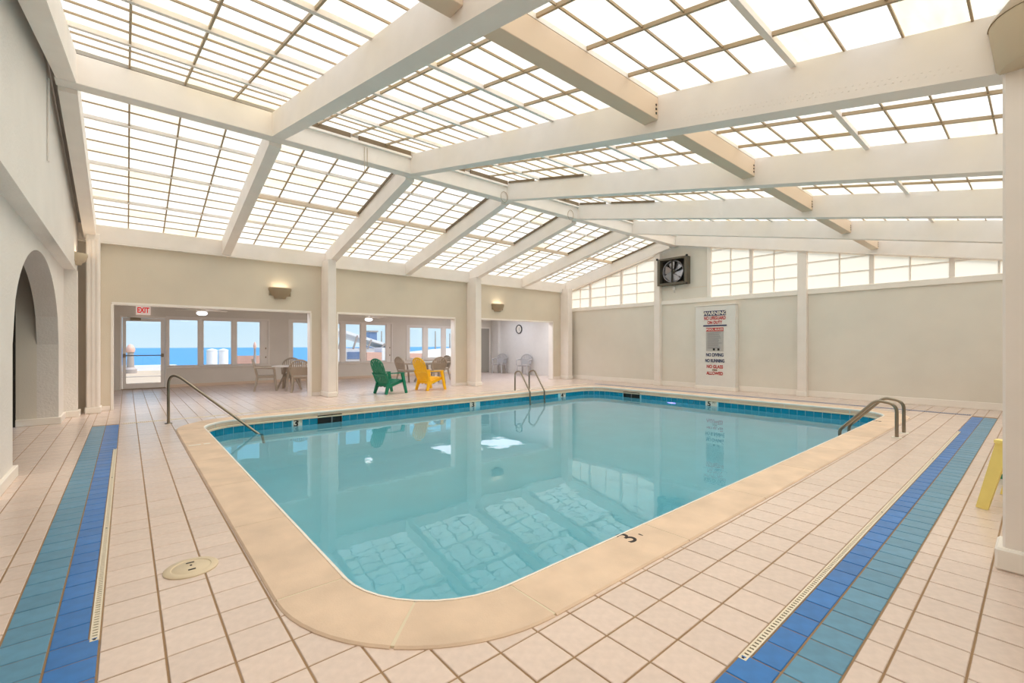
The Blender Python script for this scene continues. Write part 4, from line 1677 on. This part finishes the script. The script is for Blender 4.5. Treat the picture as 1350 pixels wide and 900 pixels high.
def resin_chair(label, m, loc, rz, group):
    """stacking armchair with arched woven back; local +X forward"""
    A = thing('armchair', label, 'chair', loc, rz, group)
    mm = M[m]
    b = MB()
    pts = [(0.25, -0.19), (0.25, 0.19), (0.21, 0.235), (-0.18, 0.20), (-0.22, 0.16), (-0.22, -0.16), (-0.18, -0.20), (0.21, -0.235)]
    b.prism(pts, 0.405, 0.435)
    b.prism([(x * 0.93, y * 0.93) for x, y in pts], 0.37, 0.404)
    b.build('seat', mm, A)
    nz = Vector((-0.26, 0, 1)).normalized()
    base = Vector((-0.20, 0, 0.42))
    arc = [base + Vector((0, -0.20, 0))] + [base + nz * (0.24 + 0.235 * math.sin(PI * k / 14)) + Vector((0, -0.255 * math.cos(PI * k / 14), 0)) for k in range(15)] + [base + Vector((0, 0.20, 0))]
    b = MB()
    b.tube(arc, 0.025, 8)
    b.build('back_frame', mm, A, smooth=True)
    b = MB()
    for k in range(1, 10):
        y = -0.25 + 0.05 * k
        t = math.acos(max(-1, min(1, -y / 0.255)))
        h = 0.24 + 0.235 * math.sin(t)
        b.beam(base + nz * 0.22 + Vector((0, y, 0)), base + nz * h + Vector((0, y, 0)), 0.030, 0.012, up=(1, 0, 0.26))
    for h in (0.21, 0.06):
        b.beam(base + nz * h + Vector((0, -0.245 if h > 0.1 else -0.2, 0)), base + nz * h + Vector((0, 0.245 if h > 0.1 else 0.2, 0)), 0.03, 0.014, up=(1, 0, 0.26))
    lo = [base + nz * h + Vector((0, y, 0)) for y, h in ((-0.205, 0.05), (0.205, 0.05), (0.245, 0.27), (-0.245, 0.27))]
    b.hexa([p - Vector((0.006, 0, 0)) for p in lo], [p + Vector((0.006, 0, 0)) for p in lo])
    b.build('backrest', mm, A)
    for s in (-1, 1):
        b = MB()
        b.tube(fillet([(-0.265, s * 0.25, 0.665), (-0.05, s * 0.275, 0.655), (0.21, s * 0.265, 0.64), (0.235, s * 0.245, 0.42)], [0.1, 0.05], 5), 0.027, 8)
        b.build('arm', mm, A, smooth=True)
        b = MB()
        b.tube([(0.225, s * 0.205, 0.42), (0.275, s * 0.235, 0.0)], 0.036, 8, r2=0.026)
        b.build('leg', mm, A, smooth=True)
        b = MB()
        b.tube([(-0.19, s * 0.17, 0.42), (-0.275, s * 0.21, 0.0)], 0.036, 8, r2=0.026)
        b.build('leg', mm, A, smooth=True)
    return A


def dining_table(label, loc, rz, group):
    T = thing('dining_table', label, 'table', loc, rz, group)
    b = MB()
    b.lathe([(0.0, 0.665), (0.40, 0.665), (0.45, 0.67), (0.455, 0.685), (0.45, 0.70), (0.0, 0.70)], 32)
    b.build('tabletop', M['table_top'], T, smooth=True)
    for k in range(4):
        a = PI / 4 + PI / 2 * k
        c_, s_ = math.cos(a), math.sin(a)
        b = MB()
        b.tube([(0.10 * c_, 0.10 * s_, 0.665), (0.15 * c_, 0.15 * s_, 0.38), (0.33 * c_, 0.33 * s_, 0.0)], 0.035, 8, r2=0.025)
        b.build('leg', M['taupe'], T, smooth=True)
    b = MB()
    b.lathe([(0.0, 0.34), (0.12, 0.34), (0.16, 0.37), (0.12, 0.40), (0.0, 0.40)], 16)
    b.build('brace', M['taupe'], T)
    return T


G1, G2 = 'taupe chairs around the table by the first opening', 'taupe chairs around the table behind the yellow chair'
dining_table('round white dining table seen through the opening with the glazed door', (3.55, 14.0, 0), 0.3, 'round dining tables')
resin_chair('taupe armchair on the glazed door side of its table, seen in profile', 'taupe', (2.98, 14.20, 0), math.radians(-12), G1)
resin_chair('taupe armchair on the window side of the table by the first opening', 'taupe', (3.82, 14.78, 0), math.radians(-105), G1)
resin_chair('taupe armchair with its back to the pool at the table by the first opening', 'taupe', (3.66, 13.28, 0), math.radians(70), G1)
dining_table('round white dining table behind the yellow chair', (7.95, 14.1, 0), 0.1, 'round dining tables')
resin_chair('pale taupe armchair half hidden by the yellow chair, facing the table', 'taupe', (7.20, 13.95, 0), math.radians(8), G2)
resin_chair('taupe armchair with its arched back to the pool beside the yellow chair', 'taupe', (7.95, 13.28, 0), math.radians(85), G2)
resin_chair('taupe armchair half hidden behind the casing of the opening, facing the table', 'taupe', (8.80, 14.35, 0), math.radians(190), G2)
G3 = 'grey chairs along the white sunroom wall'
resin_chair('grey armchair against the white wall nearer the grey door', 'grey_resin', (12.86, 15.95, 0), math.radians(205), G3)
resin_chair('grey armchair against the white wall below the clock', 'grey_resin', (12.88, 14.30, 0), math.radians(205), G3)

# ------------------------------------------------------------------ outside: promenade, beach, sea
ZO = -0.16
g = MB()
g.box(-60, 75, YS + 0.2, 33, ZO - 0.3, ZO)
g.box(XS + 0.21, 75, -60, YS + 0.2, ZO - 0.3, ZO)
g.box(-60, -2.7, -60, YS + 0.2, ZO - 0.3, ZO)
g.box(-2.7, XS + 0.21, -60, YR - 0.25, ZO - 0.3, ZO)
tag(g.build('ground_promenade', M['deck_out']), 'pale concrete promenade outside the sunroom windows', 'promenade', kind='structure')
g = MB()
g.hexa([(-150, 33, -0.9), (260, 33, -0.9), (260, 75, -3.4), (-150, 75, -3.4)], [(-150, 33, -0.35), (260, 33, -0.35), (260, 75, -3.0), (-150, 75, -3.0)])
tag(g.build('beach', M['sand']), 'strip of pale sand between promenade and sea', 'beach', kind='structure')
g = MB()
g.box(-700, 1300, 70, 720, -3.3, -2.95)
tag(g.build('sea', M['sea']), 'blue sea reaching to the horizon', 'sea', kind='structure')
g = MB()
g.box(-20, 40, 26.2, 26.35, ZO, ZO + 0.03)  # thin darker strip laid across the promenade
tag(g.build('line_outside', M['out_post']), 'thin dark raised line across the promenade seen through the glazed door', 'ground_line', kind='structure')
g = MB()
g.box(-30, 2.2, 32.4, 32.8, ZO, ZO + 0.30)
tag(g.build('low_wall', M['out_white']), 'low white seawall at the promenade edge beyond the glazed door', 'wall', kind='structure')


def atY(u, v, y):
    d = FW * 596 + RT * (u - 675) + Vector((0, 0, -1)) * (v - 454)
    t = y / d.y
    return Vector((0, 0, 1.30)) + d * t


def lamp_post(label, u, y, top, w):
    p = atY(u, 454, y)
    L = thing('lamp_post', label, 'lamp post', (p.x, y, ZO), group='promenade lamp posts')
    h = top - ZO
    b = MB()
    b.lathe([(0.0, 0.0), (w * 2, 0.0), (w * 2, 0.2), (w * 1.2, 0.3), (w, h - 0.4), (w * 1.3, h - 0.36)], 12)
    b.build('post', M['out_post'], L, smooth=True)
    b = MB()
    b.lathe([(w * 1.3, h - 0.36), (w * 1.5, h - 0.2), (w * 0.8, h), (0.0, h + 0.05)], 12)
    b.build('lantern', M['out_pink'], L, smooth=True)
    return L


lamp_post('stout lamp post standing beyond the glazed door', 172, 30.0, 1.27, 0.13)
lamp_post('slim lamp post standing beyond the window beside the glazed door', 336, 31.0, 1.42, 0.06)
for i, (u0, u1) in enumerate(((272, 287), (288, 301))):
    a, b_ = atY(u0, 454, 30.0), atY(u1, 454, 30.0)
    r = (b_.x - a.x) / 2
    T = thing('storage_tank', ['wider white cylindrical tank on the promenade', 'narrower white cylindrical tank beside the wider one'][i], 'tank', ((a.x + b_.x) / 2, 30.0, ZO), group='white tanks on the promenade')
    m_ = MB()
    m_.lathe([(0.0, 0.0), (r, 0.0), (r, 1.05), (r * 0.97, 1.1)], 24)
    m_.build('body', M['out_white'], T, smooth=True)
    m_ = MB()
    m_.lathe([(r * 1.02, 1.1), (r * 1.02, 1.16), (0.0, 1.24)], 24)
    m_.build('lid', M['out_white'], T, smooth=True)
a, b_ = atY(311, 470, 31.5), atY(349, 470, 31.5)
fe = thing('fence', 'pink picket fence on the promenade beyond the sea window', 'fence', (a.x, 31.5, ZO))
n = 16
for k in range(n):
    m_ = MB()
    x = (b_.x - a.x) * k / n
    m_.box(x, x + 0.11, -0.03, 0.03, 0, 0.78)
    m_.build('picket', M['out_pink'], fe)
m_ = MB()
m_.box(0, b_.x - a.x, 0.031, 0.07, 0.60, 0.70)
m_.build('rail', M['out_white'], fe)
# pier building, slide and masts beyond the second window
p = atY(447, 454, 30)
bd = thing('beach_pavilion', 'white pavilion with a sloping white roof beyond the wide sea window', 'building', (p.x, 31.0, ZO))
m_ = MB()
m_.box(0, 4.2, 0, 3.0, 0, 1.2)
m_.build('wall', M['out_white'], bd)
m_ = MB()
m_.prism([(-0.3, 2.5), (4.8, 1.05), (4.8, 1.20), (-0.3, 2.7)], -0.3, 3.2, 'y')
m_.build('roof', M['out_white'], bd)
for k in range(4):
    m_ = MB()
    m_.beam((0.2 + 1.0 * k, -0.32, 1.15), (0.5 + 1.0 * k, -0.32, 2.36 - 0.28 * k), 0.10, 0.10)
    m_.build('strut', M['out_post'], bd)
m_ = MB()
m_.box(0.9, 1.9, -0.05, 0.0, 0.45, 0.95)
m_.build('window', M['out_blue'], bd)
p = atY(480, 454, 33)
m_ = MB()
m_.tube([(0, 0, 0), (0, 0, 2.75)], 0.14, 10)
tag(m_.build('flag_mast', M['out_white'], None, (p.x, 26.8, ZO)), 'white mast standing beside the white pavilion outside', 'mast')
p = atY(487, 454, 45)
rd = thing('ride_tower', 'blue striped amusement tower beyond the wide sea window', 'tower', (p.x, 45.0, -1.1))
m_ = MB()
m_.box(0, 1.3, 0, 1.9, 0, 2.4)
m_.build('base', M['out_blue'], rd)
m_ = MB()
m_.box(0.15, 0.95, 0.3, 1.3, 2.4, 3.7)
m_.build('cabin', M['out_blue'], rd)
m_ = MB()
m_.box(0.05, 1.05, 0.2, 1.4, 3.7, 3.85)
m_.build('cap', M['out_post'], rd)
bp = atY(484, 454, 28.2)
kb = thing('beach_kiosk', 'small white and pink kiosk row beyond the wide sea window', 'kiosk', (bp.x, 28.2, ZO))
m_ = MB()
m_.box(0, 1.0, 0, 1.2, 0, 0.95)
m_.build('pink_side', M['out_pink'], kb)
m_ = MB()
m_.box(1.01, 1.9, 0, 1.2, 0, 1.25)
m_.build('white_side', M['out_white'], kb)
m_ = MB()
m_.box(2.4, 4.0, 0, 1.2, 0, 0.85)
m_.build('end_side', M['out_pink'], kb)
for u, h, lab in ((503, 3.5, 'thin mast beyond the wide sea window'), (574, 3.6, 'thin mast beyond the window behind the yellow chair'), (593, 3.4, 'thin mast nearest the casing beyond the far window')):
    p = atY(u, 454, 40)
    m_ = MB()
    m_.tube([(0, 0, 0), (0, 0, h)], 0.10, 8, r2=0.05)
    tag(m_.build('flag_mast', M['out_post'], None, (p.x, 40, -0.95)), lab, 'mast')
m_ = MB()
m_.lathe([(1.0, 0.0), (0.92, 0.55), (0.75, 1.15), (0.45, 1.6), (0.2, 1.75), (0.0, 1.78)], 28, (0, 0, 0), 0, 2 * PI, 15.0, 4.0)
tag(m_.build('sand_dune', M['sand'], None, (30.5, 40.0, -0.75), smooth=True), 'long pale dune outside the window behind the yellow chair', 'dune', kind='structure')
